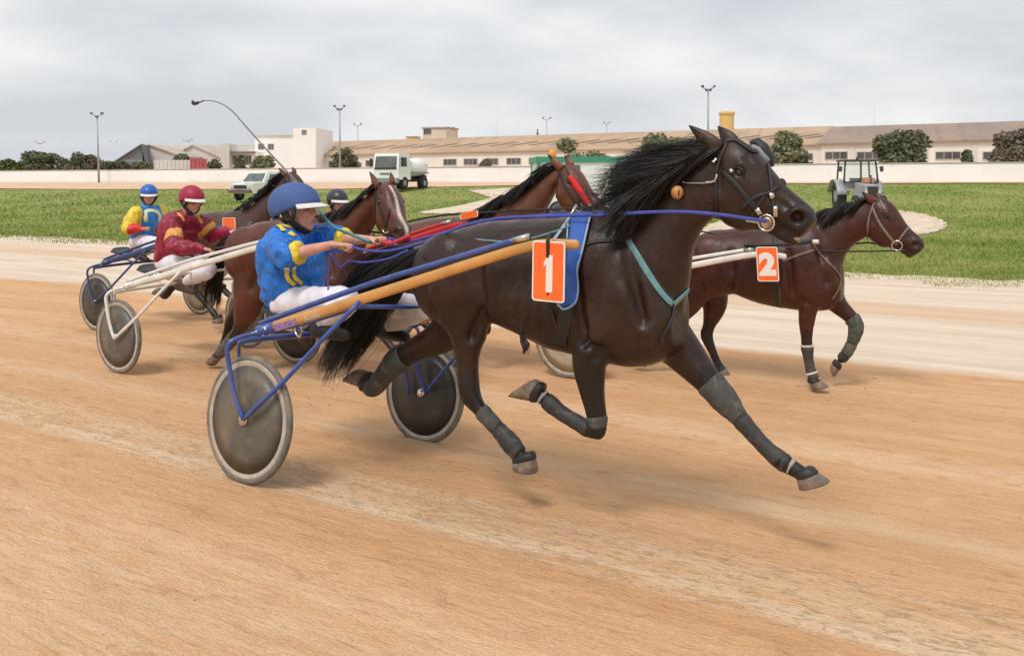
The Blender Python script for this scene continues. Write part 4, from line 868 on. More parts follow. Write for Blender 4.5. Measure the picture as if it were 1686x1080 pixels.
m = strap(B1, [(905, 505), (912, 525), (922, 548), (929, 560), (936, 540), (940, 510), (944, 488)], .02); mk('girth_buckle_strap', m, LEATH, h1)
# blue pad over the back
def padmesh(F, bv, quad, th, off, nu=6, nv=26):
    (a, b), (c, d) = quad; m = M(); P_, N_ = [], []
    a, b, c, d = map(np.array, (a, b, c, d))
    for j in range(nv + 1):
        t = j / nv
        for i in range(nu + 1):
            q = (a + (b - a) * i / nu) * (1 - t) + (c + (d - c) * i / nu) * t; h = cast(bv, *q)
            if h is None: P_.append(None); N_.append(None); continue
            P_.append(np.array(h[0])); N_.append(np.array(h[1]))
    k = nu + 1; ok = [p is not None for p in P_]
    v0 = [p + n_ * off if p is not None else np.zeros(3) for p, n_ in zip(P_, N_)]; v1 = [p + n_ * (off + th) if p is not None else np.zeros(3) for p, n_ in zip(P_, N_)]
    rows = [j for j in range(nv + 1) if all(ok[j * k:(j + 1) * k])]
    vs = []; n = len(rows)
    for L__ in (v0, v1):
        for j in rows: vs += L__[j * k:(j + 1) * k]
    f = []; o = n * k
    for j in range(n - 1):
        for i in range(nu):
            x = j * k + i; f.append((x, x + k, x + k + 1, x + 1)); f.append((o + x, o + x + 1, o + x + k + 1, o + x + k))
    for j in range(n - 1):
        for i in (0, nu): x = j * k + i; f.append((x, o + x, o + x + k, x + k))
    for i in range(nu):
        for j in (0, n - 1): x = j * k + i; f.append((x, x + 1, o + x + 1, o + x))
    return m.add(vs, f)
pad = mk('saddle_pad', padmesh(F1, B1, (((945, 356), (974, 356)), ((922, 506), (942, 500))), .02, .006), BLUEPAD, h1)
straps(h1, B1, 'pad_edging', [([(975, 358), (966, 395), (956, 440), (948, 480), (942, 500), (930, 508), (922, 500)], .012)], PADEDGE, off=.022)
straps(h1, B1, 'back_strap', [([(942, 362), (930, 378), (918, 395), (908, 404)], .018), ([(938, 372), (936, 398)], .008)], PADEDGE, off=.02)
w = lambda px, py, v: F1.w(F1.l(px, py, v)[None])[0]
m = M()
for s in (-1, 1): m.add(*tube([F1.w(np.array([[F1.l(960, 352)[0], s * .12, F1.l(960, 352)[2] + .0]]))[0], F1.w(np.array([[F1.l(960, 352)[0], s * .07, F1.l(960, 352)[2] + .045]]))[0]], .008, 8))
mk('saddle_terret', m, CHROME, h1)
# bridle
straps(h1, B1, 'bridle', [([(1190, 283), (1205, 297), (1222, 316), (1236, 333), (1250, 350)], .026), ([(1252, 246), (1262, 266), (1268, 290), (1271, 312), (1272, 330), (1276, 348)], .018),
      ([(1196, 232), (1212, 232), (1228, 242), (1240, 250), (1250, 248)], .028), ([(1281, 308), (1266, 318), (1250, 322), (1236, 330), (1222, 344)], .016), ([(1198, 236), (1186, 262), (1180, 290), (1180, 325), (1182, 352)], .014),
      ([(1258, 324), (1250, 335), (1243, 348), (1232, 362)], .014)], LEATH)
straps(h1, B1, 'bridle_buckle', [([(1269, 318), (1271, 328)], .022), ([(1276, 340), (1278, 356)], .02), ([(1203, 280), (1207, 284)], .018), ([(1246, 343), (1252, 352)], .022), ([(1182, 262), (1176, 268)], .016), ([(1172, 266), (1180, 268)], .012), ([(1162, 301), (1174, 300), (1180, 296), (1181, 288)], .010)], CHROME, off=.01)
bp = hp1(*hc(1270, 366), -.075); bpw = F1.w(bp[None])[0]
ringpart(h1, 'bit_ring', bpw, F1.n, .036, .005, CHROME)
rk = [F1.w(hp1(*hc(px_, py_), -.078)[None])[0] for px_, py_ in ((1238, 361), (1247, 362), (1258, 364))]; mk('rein_keeper', M().add(*tube(rk, .010, 10)), WEBW, h1)
mk('tongue', M().add(*tube(smooth_path([F1.w(hp1(*hc(*q_), -.012)[None])[0] for q_ in ((1284, 376), (1298, 386), (1312, 393), (1319, 394))], 3), [.010] * 7 + [.013, .013, .008], 10)), mat('tongue', (.30, .19, .13), .5, var=.3, vscale=40), h1)
mk('bit_shield', M().add(*lathe(bpw + F1.n * .004, F1.n, [(-.006, .016), (-.004, .027), (.004, .029)], 20)), mat('worn_brass', (0.42, 0.30, 0.20), .4, .7, var=.35, vscale=30), h1)
bp2 = F1.w(hp1(*hc(1270, 366), .075)[None])[0]; ringpart(h1, 'bit_ring', bp2, F1.n, .042, .006, CHROME)
# blinkers: small cup on far brow, little cup lower down the nose
c = F1.w(hp1(*hc(1252, 244), .08)[None])[0]; cupax = nrm(F1.d * .3 + F1.n * 0.95 + np.array([0, 0, .25]))
q = F1.l(1252, 252, .10); q2 = F1.w(q[None])[0]
m = M(); m.add(*rings([q2 + F1.d * a + F1.n * b_ + np.array([0, 0, c_]) for a, b_, c_ in ((-.05, .0, .055), (-.02, .0, .05), (.02, .0, .015), (.055, .0, -.045), (.062, 0, -.062))], [F1.n * r for r in (.01, .03, .034, .03, .01)], [nrm(F1.d * .5 + np.array([0, 0, .85])) * r for r in (.006, .026, .03, .026, .006)], 14))
mk('blinker', m, LEATH, h1); mk('blinker_lining', M().add(*[rings([q2 + F1.d * a - F1.n * .02 + np.array([0, 0, c_ - .012]) for a, c_ in ((-.036, .036), (0, .024), (.046, -.036))], [F1.n * .022] * 3, [nrm(F1.d * .5 + np.array([0, 0, .85])) * .021] * 3, 12)][0]), mat('fleece_grey', (.30, .30, .34), .95, bump=.5, bscale=150), h1)
q = F1.w(F1.l(1287, 303, .03)[None])[0]; mk('blinker', M().add(*ball(q, (.02, .03, .026), 12, 8, F1.d)), LEATH, h1)
# check strap with tan ball on the neck
straps(h1, B1, 'check_strap', [([(1105, 262), (1112, 278), (1120, 293), (1127, 302)], .010), ([(1127, 302), (1145, 302), (1165, 302), (1180, 299)], .006)], CHROME, off=.006)
hb = cast(B1, 1115, 317); cb = np.array(hb[0]) - ray(1115, 317) * .03
mk('bell_ball', M().add(*ball(cb, (.030, .030, .033), 18, 12)), mat('tan_ball', (0.50, 0.25, 0.08), .5, var=.25, vscale=30), h1)
mk('ball_slot', M().add(*tube([cb + np.array([.002, -.029, .012]), cb + np.array([.002, -.031, 0]), cb + np.array([.002, -.029, -.012])], .003, 6)), DARK, h1)
# mane
def gp(F, pts): return [F.w(F.l(*p)[None])[0] for p in pts]
G1 = [gp(F1, [(1196, 232, -.02), (1165, 236, -.04), (1130, 246, -.05), (1085, 252, -.05), (1040, 262, -.04)]),
      gp(F1, [(1180, 238, -.05), (1140, 248, -.09), (1100, 256, -.10), (1050, 262, -.08), (1005, 272, -.06)]),
      gp(F1, [(1155, 250, -.07), (1120, 262, -.11), (1080, 270, -.12), (1040, 282, -.10), (1000, 300, -.08)]),
      gp(F1, [(1130, 262, -.09), (1100, 285, -.13), (1065, 305, -.14), (1035, 325, -.12), (1012, 345, -.1)]),
      gp(F1, [(1105, 275, -.10), (1080, 305, -.15), (1050, 335, -.16), (1025, 362, -.16), (1010, 385, -.15)]),
      gp(F1, [(1070, 300, -.11), (1055, 325, -.17), (1040, 350, -.19), (1025, 375, -.2), (1012, 398, -.19)]),
      gp(F1, [(1030, 325, -.10), (1015, 340, -.18), (1003, 358, -.21), (995, 375, -.22), (1000, 392, -.22)])]
mk('mane', strands(G1, 2600, .0026, .0005, .034, 14, 3, .6), MANE, h1)
G1b = [gp(F1, [(1200, 232, 0), (1190, 240, -.05), (1165, 255, -.085), (1140, 272, -.10), (1110, 300, -.12)]),
       gp(F1, [(1160, 240, 0), (1145, 252, -.07), (1120, 278, -.105), (1095, 305, -.13), (1070, 335, -.14)]),
       gp(F1, [(1110, 262, 0), (1095, 282, -.10), (1075, 310, -.135), (1058, 340, -.16), (1048, 368, -.17)]),
       gp(F1, [(1060, 300, 0), (1048, 318, -.12), (1035, 345, -.165), (1028, 370, -.19), (1025, 396, -.2)])]
mk('mane', strands(G1b, 900, .0045, .0008, .012, 10, 5, .35), MANE, h1)
G1c = [gp(F1, [(1130, 246, -.03), (1080, 248, -.02), (1040, 255, 0), (1000, 256, .02), (965, 258, .03)]), gp(F1, [(1110, 262, -.05), (1060, 275, -.05), (1020, 300, -.03), (985, 318, 0), (955, 330, .02)]),
       gp(F1, [(1085, 280, -.08), (1050, 305, -.08), (1015, 322, -.05), (985, 335, -.03), (968, 348, -.02)])]
mk('mane_wisps', strands(G1c, 600, .0020, .0004, .055, 14, 9, .6), MANE, h1)
# tail
GT = [gp(F1, [(700, 405, 0), (660, 425, .02), (625, 445, .05), (590, 480, .08), (562, 530, .08), (540, 575, .06), (526, 612, .04)]),
      gp(F1, [(702, 412, -.02), (672, 432, -.04), (640, 455, -.06), (610, 495, -.08), (585, 540, -.08), (560, 585, -.06), (540, 622, -.05)]),
      gp(F1, [(704, 420, .02), (685, 448, 0), (660, 475, -.02), (630, 515, -.04), (605, 555, -.02), (578, 585, 0), (556, 612, 0)]),
      gp(F1, [(702, 408, .0), (650, 408, .04), (605, 425, .06), (575, 455, .06), (555, 490, .05), (548, 525, .05), (545, 560, .05)])]
mk('tail', strands(GT, 2600, .0034, .0005, .036, 18, 11, .5), MANE, h1)
mk('tail_dock', M().add(*tube(smooth_path(gp(F1, [(722, 398, 0), (700, 410, 0), (672, 425, 0), (645, 445, 0)]), 4), np.linspace(.045, .012, 13), 12)), MANE, h1)
# ------------------------------------------------------------------ sulkies
def lp(v, pts): return [F1.l(px, py, v if len(r) == 0 else r[0]) for px, py, *r in pts]
SUL = dict(
 fork_out=lp(-.83, [(401, 690), (392, 668), (383, 636), (377, 600), (374, 577), (380, 563, -.81), (396, 555, -.76), (412, 551, -.70), (430, 545, -.66)]),
 fork_in=lp(-.70, [(408, 690), (403, 650), (396, 610), (393, 580), (394, 562, -.72)]),
 brace=lp(-.83, [(401, 690), (430, 663, -.82), (470, 625, -.76), (530, 560, -.65), (592, 497, -.55)]),
 shaft=lp(0, [(428, 546, -.66), (480, 529, -.62), (540, 511, -.57), (600, 491, -.52), (700, 459, -.45), (790, 430, -.40), (860, 409, -.37), (900, 402, -.36), (948, 403, -.345)]),
 rail=lp(0, [(428, 533, -.62), (470, 517, -.59), (540, 492, -.53), (620, 464, -.47), (720, 434, -.42), (800, 410, -.39), (852, 395, -.37)]),
 lower=lp(0, [(460, 541, -.55), (500, 533, -.48), (545, 519, -.44), (590, 505, -.46)]),
)
HUBN = F1.l(409, 690, -.765); HUBF_Z = F1.l(705, 647, .765)[2]
LEAN1 = (HUBN[2] - HUBF_Z) / (2 * .765)
def mir(P, lean): return [np.array([q[0], -q[1], q[2] - 2 * lean * abs(q[1])]) for q in P]
def wheel(F, root, hub, ax, disc, R=.352, z=0, side=-1):
    c = F.w(np.asarray(hub)[None])[0]; c[2] += z; k = M().add(*lathe(c, ax, [(-.012, .31), (-.024, .16), (-.034, .05), (-.036, .02), (.036, .02), (.034, .05), (.024, .16), (.012, .31)], 56))
    wd = mk('wheel', M().add(*torus(c, ax, R - .018, .019, 64, 10)), TYRE, root)
    mk('rim', M().add(*lathe(c, ax, [(-.014, R - .046), (-.018, R - .038), (-.014, R - .028), (.014, R - .028), (.018, R - .038), (.014, R - .046)], 64)), RIM, wd)
    k = M().add(*lathe(c, ax, [(-.0125, R - .040), (-.022, .20), (-.034, .06), (-.036, .02), (.036, .02), (.034, .06), (.022, .20), (.0125, R - .040)], 64)); mk('disc', k, disc, wd)
    mk('hub', M().add(*lathe(c, ax, [(-.055, .012), (-.05, .028), (-.037, .034), (.037, .034), (.05, .028), (.055, .012)], 20)), CHROME, wd)
    return wd
def sulky(F, label, paint, shaftm, railm, discs, lean, full=True, zoff=0.0, pitch=0.0, shaftend=None, w=1.0, fork_r=.013, seatm=None, group='racing sulkies'):
    adj = lambda P: [np.array([q[0], q[1] * w, q[2] + (lean - LEAN1) * (-q[1]) * 1.0]) + np.array([0, 0, zoff - pitch * max(0, q[0] + .35)]) for q in P]
    S = {k: adj(smooth_path(v, 3)) for k, v in SUL.items()}
    base = F.w(np.zeros((1, 3)))[0]; base[2] = float(zt(base[0], base[1])); root = thing('sulky', label, 'sulky', base, group)
    hn = np.array([HUBN[0], HUBN[1] * w, HUBN[2] + zoff + (lean - LEAN1) * .765]); hf_ = mir([hn], lean)[0]
    ax = nrm(F.w(np.array([hf_]))[0] - F.w(np.array([hn]))[0])
    wheel(F, root, hn, ax, discs[0]); wheel(F, root, hf_, ax, discs[1])
    for s in (0, 1):
        g_ = (lambda P: P) if s == 0 else (lambda P: mir(P, lean))
        for nm, key, r, mt in (('wheel_fork', 'fork_out', fork_r, paint), ('wheel_fork', 'fork_in', fork_r * .85, paint), ('brace', 'brace', fork_r, paint), ('lower_bar', 'lower', .013, paint)):
            mk(nm, M().add(*tube(F.w(np.array(g_(S[key]))), r, 12)), mt, root)
        sh = np.array(g_(S['shaft'])); n = len(sh)
        mk('shaft', M().add(*tube(F.w(sh), np.interp(np.linspace(0, 1, n), [0, .1, .9, 1], [.028, .031, .026, .024])[:, None] * np.array([.75, 1.0]), 14, side=F.n, power=2.6, roundcap=True)), shaftm, root)
        rl = np.array(g_(S['rail'])); mk('side_rail', M().add(*tube(F.w(rl), .0155, 12)), railm, root)
        mk('rail_end_cap', M().add(*tube(F.w(rl[-2:] + (rl[-1] - rl[-2]) * np.array([[.6], [1.2]])), .017, 12)), CHROME, root)
        e = np.array(g_(S['fork_out']))[-3:]; mk('shaft_socket', M().add(*tube(F.w(np.vstack([e[-2], e[-1], sh[1] * .5 + sh[2] * .5])), .033, 14)), paint, root)
        for q in (e[-1], sh[1]): mk('bolt', M().add(*ball(F.w(np.array([q]))[0] - F.n * (.034 if s == 0 else -.034), .009, 10, 7)), CHROME, root)
    # arch under the seat, cross bars
    fi = S['fork_in'][-1]; fo = mir([fi], lean)[0]; mid = (fi + fo) / 2
    arch = smooth_path([fi, (fi * .7 + mid * .3) + [0.0, 0, .01], mid + [0, 0, .02], (fo * .7 + mid * .3) + [0, 0, .01], fo], 4); mk('axle_arch', M().add(*tube(F.w(arch), .018, 12)), paint, root)
    lb = S['lower'][-1]; lm = mir([lb], lean)[0]; mk('cross_bar', M().add(*tube(F.w(np.array([lb, (lb + lm) / 2 + [-.02, 0, -.01], lm])), .013, 10)), paint, root)
    # seat on two stays
    sc = np.array([-.50, 0, mid[2] + .13 + 0.0]); SEATZ = sc[2]
    mk('seat', M().add(*(lambda q: (F.w(np.asarray(q[0])), q[1]))(rings([sc + [-.17, 0, .05], sc + [-.14, 0, .015], sc + [0, 0, 0], sc + [.14, 0, .005], sc + [.17, 0, -.01]], [np.array([0, a, 0]) for a in (.12, .18, .2, .17, .1)], [np.array([.0, 0, a]) for a in (.015, .03, .035, .03, .012)], 20))), seatm or LEATH, root)
    for s in (-1, 1):
        mk('seat_stay', M().add(*tube(F.w(np.array([[mid[0], s * .14, mid[2] + .015 - lean * s * .14 * 0], [mid[0] - .2, s * .13, mid[2] + .05], [-.52, s * .12, sc[2] - .03]])), .012, 8)), paint, root)
    # stirrups
    for s in (-1, 1):
        q = np.array([-.08, s * .36, F1.l(565, 546, -.36)[2] - .02 + zoff]); wv = F.w(q[None])[0]
        mk('stirrup', M().add(*torus(wv, nrm(F.n + F.d * .3), .045, .007, 22, 8)), CHROME, root)
        r1 = S['lower'][6] if s < 0 else mir([S['lower'][6]], lean)[0]; mk('stirrup_arm', M().add(*tube(F.w(np.array([r1, q + [0, 0, .05]])), .009, 8)), paint, root)
    return root, S, mid, SEATZ
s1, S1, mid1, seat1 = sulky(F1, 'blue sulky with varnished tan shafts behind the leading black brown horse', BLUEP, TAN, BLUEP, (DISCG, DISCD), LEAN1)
for nm_, pts_, r_ in (('wheel_fork', [(701, 646), (692, 622), (684, 598), (680, 575), (684, 558)], .0135), ('brace', [(701, 646), (724, 618), (750, 588), (776, 556), (800, 525)], .0135)):
    mk(nm_, M().add(*tube(smooth_path([F1.w(F1.l(*p_, .69)[None])[0] for p_ in pts_], 3), r_, 12)), BLUEP, s1)
# faded lettering panel on the tan shaft
bs1 = [bvh_of(o) for o in s1.children if o.name.startswith('shaft') and not o.name.startswith('shaft_socket')]
for path, w_, mt in (([(452, 541), (488, 530)], .040, mat('faded_blue_print', (0.25, 0.16, 0.33), .5, var=.5, vscale=60)), ([(500, 526), (528, 517)], .03, mat('faded_grey_print', (0.48, 0.32, 0.20), .5, var=.35, vscale=60)), ([(429, 547), (433, 545)], .052, WEBW)):
    m = strap(bs1[:1], path, w_, th=.001, off=.0008, step=3)
    if m.n: mk('shaft_print', m, mt, s1)

# number cards
def text_mesh(txt, size, weight=0.0):
    cu = bpy.data.curves.new('t', 'FONT'); cu.body = txt; cu.size = size; cu.offset = weight; cu.align_x = 'CENTER'; cu.align_y = 'CENTER'; cu.extrude = 0.0012; cu.resolution_u = 6
    o = bpy.data.objects.new('t', cu); COL.objects.link(o); dg = bpy.context.evaluated_depsgraph_get(); dg.update(); me = o.evaluated_get(dg).to_mesh()
    v = np.array([tuple(x.co) for x in me.vertices]); f = [tuple(p.vertices) for p in me.polygons]; o.evaluated_get(dg).to_mesh_clear(); bpy.data.objects.remove(o); bpy.data.curves.remove(cu); return v, f
def card(corners, txt, label, tsize, digit=None, wx=1.0):
    """corners: world points tl, tr, br, bl of the card"""
    tl, tr, br, bl = map(np.asarray, corners); c = (tl + tr + br + bl) / 4; X = nrm((tr + br) - (tl + bl)); Y = nrm((tl + tr) - (bl + br)); Nn = nrm(np.cross(X, Y))
    if Nn.dot(CAMP - c) < 0: Nn = -Nn
    Wd = np.linalg.norm((tr + br) - (tl + bl)) / 2; Ht = np.linalg.norm((tl + tr) - (bl + br)) / 2
    r = thing('number_card', label, 'number card', c, 'race number cards')
    def rr(w_, h_, rad, z):
        p = []
        for cx_, cy_, a0 in ((w_ / 2 - rad, h_ / 2 - rad, 0), (-w_ / 2 + rad, h_ / 2 - rad, 90), (-w_ / 2 + rad, -h_ / 2 + rad, 180), (w_ / 2 - rad, -h_ / 2 + rad, 270)):
            for k in range(5): a = math.radians(a0 + k * 22.5); p.append(c + X * (cx_ + rad * math.cos(a)) + Y * (cy_ + rad * math.sin(a)) + Nn * z)
        return p
    mk('card_border', M().add(*prism(rr(Wd, Ht, Wd * .09, -.003), Nn * .004)), CARDW, r, smooth=False)
    mk('card_face', M().add(*prism(rr(Wd * .91, Ht * .94, Wd * .06, .0015), Nn * .0012)), ORANGE, r, smooth=False)
    if digit is not None:
        m = M(); m.add(*prism([c + X * a * Wd + Y * b_ * Ht + Nn * .0035 for a, b_ in digit], Nn * .0015)); mk('digit', m, CARDW, r, smooth=False)
    elif txt:
        v, f = text_mesh(txt, tsize, .012 * tsize / .2); v = v - (v.max(0) + v.min(0)) / 2; k = np.array([wx, 1, 1]); v = v * k
        mk('digit', M().add(c + v[:, :1] * X + v[:, 1:2] * Y + Nn * (.0045) + v[:, 2:3] * Nn, f), CARDW, r, smooth=False)
    return r, c, X, Y, Nn, Wd, Ht
vc = -.42; ww = lambda F, px, py, v: F.w(F.l(px, py, v)[None])[0]
one = [(-.13, .13), (-.02, .27), (.14, .27), (.14, -.34), (-.06, -.34), (-.06, .12), (-.13, .07)]
r, c, X, Y, Nn, Wd, Ht = card([ww(F1, 877, 396, vc), ww(F1, 931, 398, vc), ww(F1, 929, 500, vc), ww(F1, 876, 494, vc)], '1', 'orange card with a white figure 1 hanging on the tan shaft beside the leading horse', .3, digit=one)
tp = c + X * 0.0 + Y * Ht * .42
m = M(); m.add(*tube(smooth_path([tp + Nn * .005 - Y * .055, tp + Nn * .008, tp + Y * .035 + Nn * .006, tp + Y * .06 - Nn * .03], 4), (.009, .003), 8)); mk('card_strap', m, LEATH, r)
mk('hole', M().add(*lathe(c - Y * Ht * .375 + Nn * .003, Nn, [(0, .006), (.001, .006)], 12)), DARK, r)
# hanging cord with tuft under the belly
cp = smooth_path([ww(F1, *p) for p in ((877, 496, -.40), (868, 512, -.38), (859, 530, -.36), (858, 546, -.36), (862, 560, -.36))], 4)
m = M().add(*tube(cp, .0035, 6)); cord = mk('cord', m, LEATH, loc=cp[0]); tag(cord, 'thin dark cord with a tuft hanging below the card with figure 1', 'cord')
m = strands([[ww(F1, 856, 546, -.36), ww(F1, 858, 560, -.36), ww(F1, 864, 572, -.36), ww(F1, 862, 584, -.36)], [ww(F1, 860, 546, -.34), ww(F1, 866, 560, -.34), ww(F1, 872, 570, -.34), ww(F1, 868, 580, -.34)]], 60, .006, .001, .008, 8, 5); mk('tuft', m, MANEB, cord)

ZB = float(zt(FB.C[0], FB.C[1])); PALEF = mat('offwhite_shaft', (0.70, 0.69, 0.62), .35, var=.12, vscale=8)
zo = lambda F, lean: .352 - (HUBN[2] - LEAN1 * .765 * 1.0) - 0.0     # level the axle of the others on the flat ground
z_other = .352 - (HUBN[2] + (0 - LEAN1) * .765)
sB, SB, midB, seatB = sulky(FB, 'white sulky with grey wheel discs carrying the driver in maroon', WHITEP, PALEF, WHITEP, (DISCG, DISCG), 0, zoff=z_other, pitch=.075, fork_r=.015)
sA, SA, midA, seatA = sulky(FA, 'navy blue sulky at the far left under the blue and yellow driver', NAVYP, NAVYP, NAVYP, (DISCD, DISCL), 0, zoff=z_other, pitch=.06)
sC, SC_, midC, seatC = sulky(FC, 'red shafted sulky with dark discs mostly hidden behind the leading horse tail', WHITEP, REDP, REDP, (DISCD, DISCD), 0, zoff=z_other)
s2, S2, mid2, seat2 = sulky(F2, 'white shafted sulky with pale wheel discs hitched to the bay horse number 2', NAVYP, WHITEP, WHITEP, (DISCL, DISCL), 0, zoff=z_other, pitch=.11)
for s_ in (-1, 1):
    P_ = np.array([F2.l(px_, py_, -.37) * [1, -s_, 1] for px_, py_ in ((1226, 405), (1262, 404), (1300, 402), (1338, 398))]); mk('shaft_tip', M().add(*tube(F2.w(P_), .016, 10)), LEATH, s2)
    mk('tip_cap', M().add(*tube(F2.w(P_[-1:] + np.array([[0, 0, 0], [.05, 0, 0]])), .018, 10)), WHITEP, s2)

# ------------------------------------------------------------------ the other horses, from the same anatomy
DZ = -0.17     # the leading horse is off the ground in the flying phase; the others stand on the flat
def shift(L_, du=0, dz=DZ): return [(q[0] + du, q[1], q[2] + dz, *q[3:]) for q in L_]
TO = [(q[0], q[1] + DZ + .03, q[2] + DZ + .02, q[3]) for q in T1]
def neckto(hf, torso, k=1.0, arch=0.0):
    P, HD, HU, HS = hf; q = torso; top0 = np.array([q[9][0], 0, q[9][1]]); bot0 = np.array([q[13][0], 0, (q[13][1] * .25 + q[13][2] * .75)])
    a1 = P + HD * -.01 + HU * -.0; b1 = P + HD * .10 - HU * .235 * k; o = []
    for t in np.linspace(0, 1, 7):
        a = top0 * (1 - t) + a1 * t + np.array([0, 0, -.05 + arch]) * math.sin(t * math.pi); b = bot0 * (1 - t) + b1 * t + np.array([-.03, 0, .05]) * math.sin(t * math.pi)
        o.append((a, b, .165 * (1 - t) ** 1.1 + .082 * t + .02 * (1 - t) * t))
    return o
def legs_from(F, over): 
    L_ = {k: shift(v) for k, v in LEG1.items()}; L_.update(over); return L_
hO = {k: tuple(a + [0, 0, DZ] for a in q) for k, q in hooves1.items()}
BAY = ((0.086, 0.0225, 0.0105), (0.016, 0.011, 0.010), (0.035, 0.022, 0.018)); DBAY = ((0.052, 0.0135, 0.0072), (0.014, 0.010, 0.009), (0.030, 0.018, 0.014))
CHE = ((0.115, 0.042, 0.022), (0.016, 0.011, 0.010), (0.06, 0.03, 0.02)); DKB = ((0.062, 0.026, 0.016), (0.014, 0.011, 0.010), (0.03, 0.02, 0.018))
def manefor(F, hf, torso, root, matl, n=520, flow=.10, seed=1, length=1.0, jit=.016, neck=None, dip=.045):
    P, HD, HU, HS = hf; w0 = np.array([torso[9][0], 0, torso[9][1] - .02]); a1 = P + HU * .01; g_ = []
    tops = np.array([q[0] for q in neck])
    for t in (0, .25, .5, .75, 1.0):
        i_ = min(int(t * (len(tops) - 1)), len(tops) - 2); f_ = t * (len(tops) - 1) - i_; r0 = tops[i_] * (1 - f_) + tops[i_ + 1] * f_ - np.array([0, 0, .012]); L__ = (.22 + .08 * math.sin(t * 3)) * length
        g_.append([F.w((r0 + np.array(o_) * [1, 1, 1])[None])[0] for o_ in ((0, 0, .0), (-flow * .6, -.05, .01), (-flow * 1.3, -.10, -L__ * .35), (-flow * 1.8, -.125, -L__ * .8))])
    mk('mane', strands(g_, n, .005, .001, jit, 9, seed, .4), matl, root)
def tailfor(F, torso, root, matl, n=350, seed=2, drop=1.0):
    u, z = torso[1][0], torso[1][1] - .02; g_ = []
    for k, vv in enumerate((-.05, 0, .05)):
        g_.append([F.w(np.array([[u + a, vv + b * vv, z + c * drop]]))[0] for a, b, c in ((0.02, 0, 0), (-.18, .4, -.03), (-.34, .8, -.18), (-.42, 1, -.42), (-.46, 1.2, -.72))])
    mk('tail', strands(g_, n, .008, .0015, .03, 12, seed, .35), matl, root)
def bridle_for(F, root, body, hf, matl=LEATH, buckle=CHROME):
    P, HD, HU, HS = hf; bv = [bvh_of(body)]
    def pr(a, b):
        q = hc(a, b); w3 = F.w((P + HD * q[0] + HU * q[1] - HS * .07)[None])[0] - CAMP; w3 = w3 / w3[1]; return (CX + w3[0] * FPX, HY - w3[2] * FPX)
    for path, w_ in (([pr(1190, 262), pr(1210, 300), pr(1236, 333), pr(1262, 360)], .022), ([pr(1292, 305), pr(1280, 325), pr(1270, 345), pr(1262, 362)], .018), ([pr(1196, 234), pr(1188, 262), pr(1182, 300), pr(1184, 350)], .014), ([pr(1205, 236), pr(1218, 255), pr(1224, 262)], .018)):
        m = strap(bv, path, w_, step=2.5)
        if m.n: mk('bridle', m, matl, root)
    q = hc(1266, 364); c_ = F.w((P + HD * q[0] + HU * q[1] - HS * .072)[None])[0]; ringpart(root, 'bit_ring', c_, F.n, .04, .006, buckle); return bv

# bay horse number 2 on the right
poll2 = F2.l(1439, 328); hf2 = headframe(poll2, (F2.l(1516, 402) - F2.l(1439, 328))[[0, 2]], 0.02)
T2 = torso_px(F2, [(1132, 412, 440, .07), (1140, 398, 470, .17), (1153, 388, 488, .235), (1172, 380, 494, .265), (1192, 378, 488, .275), (1212, 376, 484, .265), (1240, 377, 496, .27), (1262, 376, 502, .28), (1285, 374, 506, .275),
                   (1308, 368, 510, .255), (1326, 362, 512, .235), (1346, 364, 512, .22), (1364, 380, 510, .205), (1378, 405, 504, .17), (1388, 430, 490, .11)])
l2 = {'near_fore': legpx(F2, -.14, [(1342, 440, 34, .55), (1338, 480, 27, .7), (1331, 505, 18), (1328, 530, 14), (1328, 555, 10.5), (1329, 571, 10.5), (1331, 590, 8), (1334, 606, 8), (1337, 616, 9.5), (1341, 624, 8)]),
      'far_fore': legpx(F2, .14, [(1352, 450, 32, .6), (1364, 480, 26, .75), (1380, 502, 18), (1396, 517, 14), (1408, 532, 12), (1409, 544, 11.5), (1404, 562, 9), (1396, 578, 8.5), (1390, 586, 9), (1385, 592, 8)]),
      'near_hind': legpx(F2, -.14, [(1152, 430, 34, .5), (1150, 465, 30, .6), (1132, 500, 22, .8), (1110, 530, 14), (1095, 552, 11), (1082, 568, 9), (1066, 588, 9), (1058, 594, 9)]),
      'far_hind': legpx(F2, .14, [(1170, 440, 32, .5), (1172, 475, 28, .6), (1176, 505, 20), (1168, 535, 12), (1163, 552, 12), (1172, 575, 9), (1180, 595, 9), (1186, 606, 9)])}
hv2_ = {'near_fore': (F2.l(1341, 624, -.14), F2.l(1356, 638, -.14)), 'far_fore': (F2.l(1385, 592, .14), F2.l(1374, 610, .14)), 'near_hind': (F2.l(1057, 596, -.14), F2.l(1042, 590, -.14)), 'far_hind': (F2.l(1186, 606, .14), F2.l(1196, 622, .14))}
hv2 = hoofpx(F2, {'near_fore': ((1350, 626), (1332, 630), (1366, 637), (1338, 643), -.14), 'far_fore': ((1384, 608), (1371, 595), (1374, 621), (1367, 604), .14), 'near_hind': ((1058, 602), (1060, 590), (1040, 594), (1052, 584), -.14), 'far_hind': ((1194, 606), (1182, 612), (1203, 618), (1184, 622), .14)})
NK2 = pairs(F2, [((1322, 362), (1384, 478), .165), ((1342, 358), (1388, 448), .135), ((1362, 350), (1392, 424), .11), ((1388, 342), (1402, 410), .092), ((1412, 335), (1418, 396), .082), ((1438, 328), (1438, 386), .072)])
h2, h2b, hp2 = horse(F2, 'dark bay horse with card number 2 at the right, green grey boots, head low', T2, NK2, hf2, l2, hv2, DBAY, voxel=0.016, group='trotting horses', head_scale=.98, ear=.72)
wrap(h2, F2, l2['far_fore'], 3.4, 6.2, 1.14, NEOG); wrap(h2, F2, l2['far_fore'], 6.3, 7.6, 1.18, NEOG); wrap(h2, F2, l2['far_fore'], 7.9, 9, 1.1, NEOD)
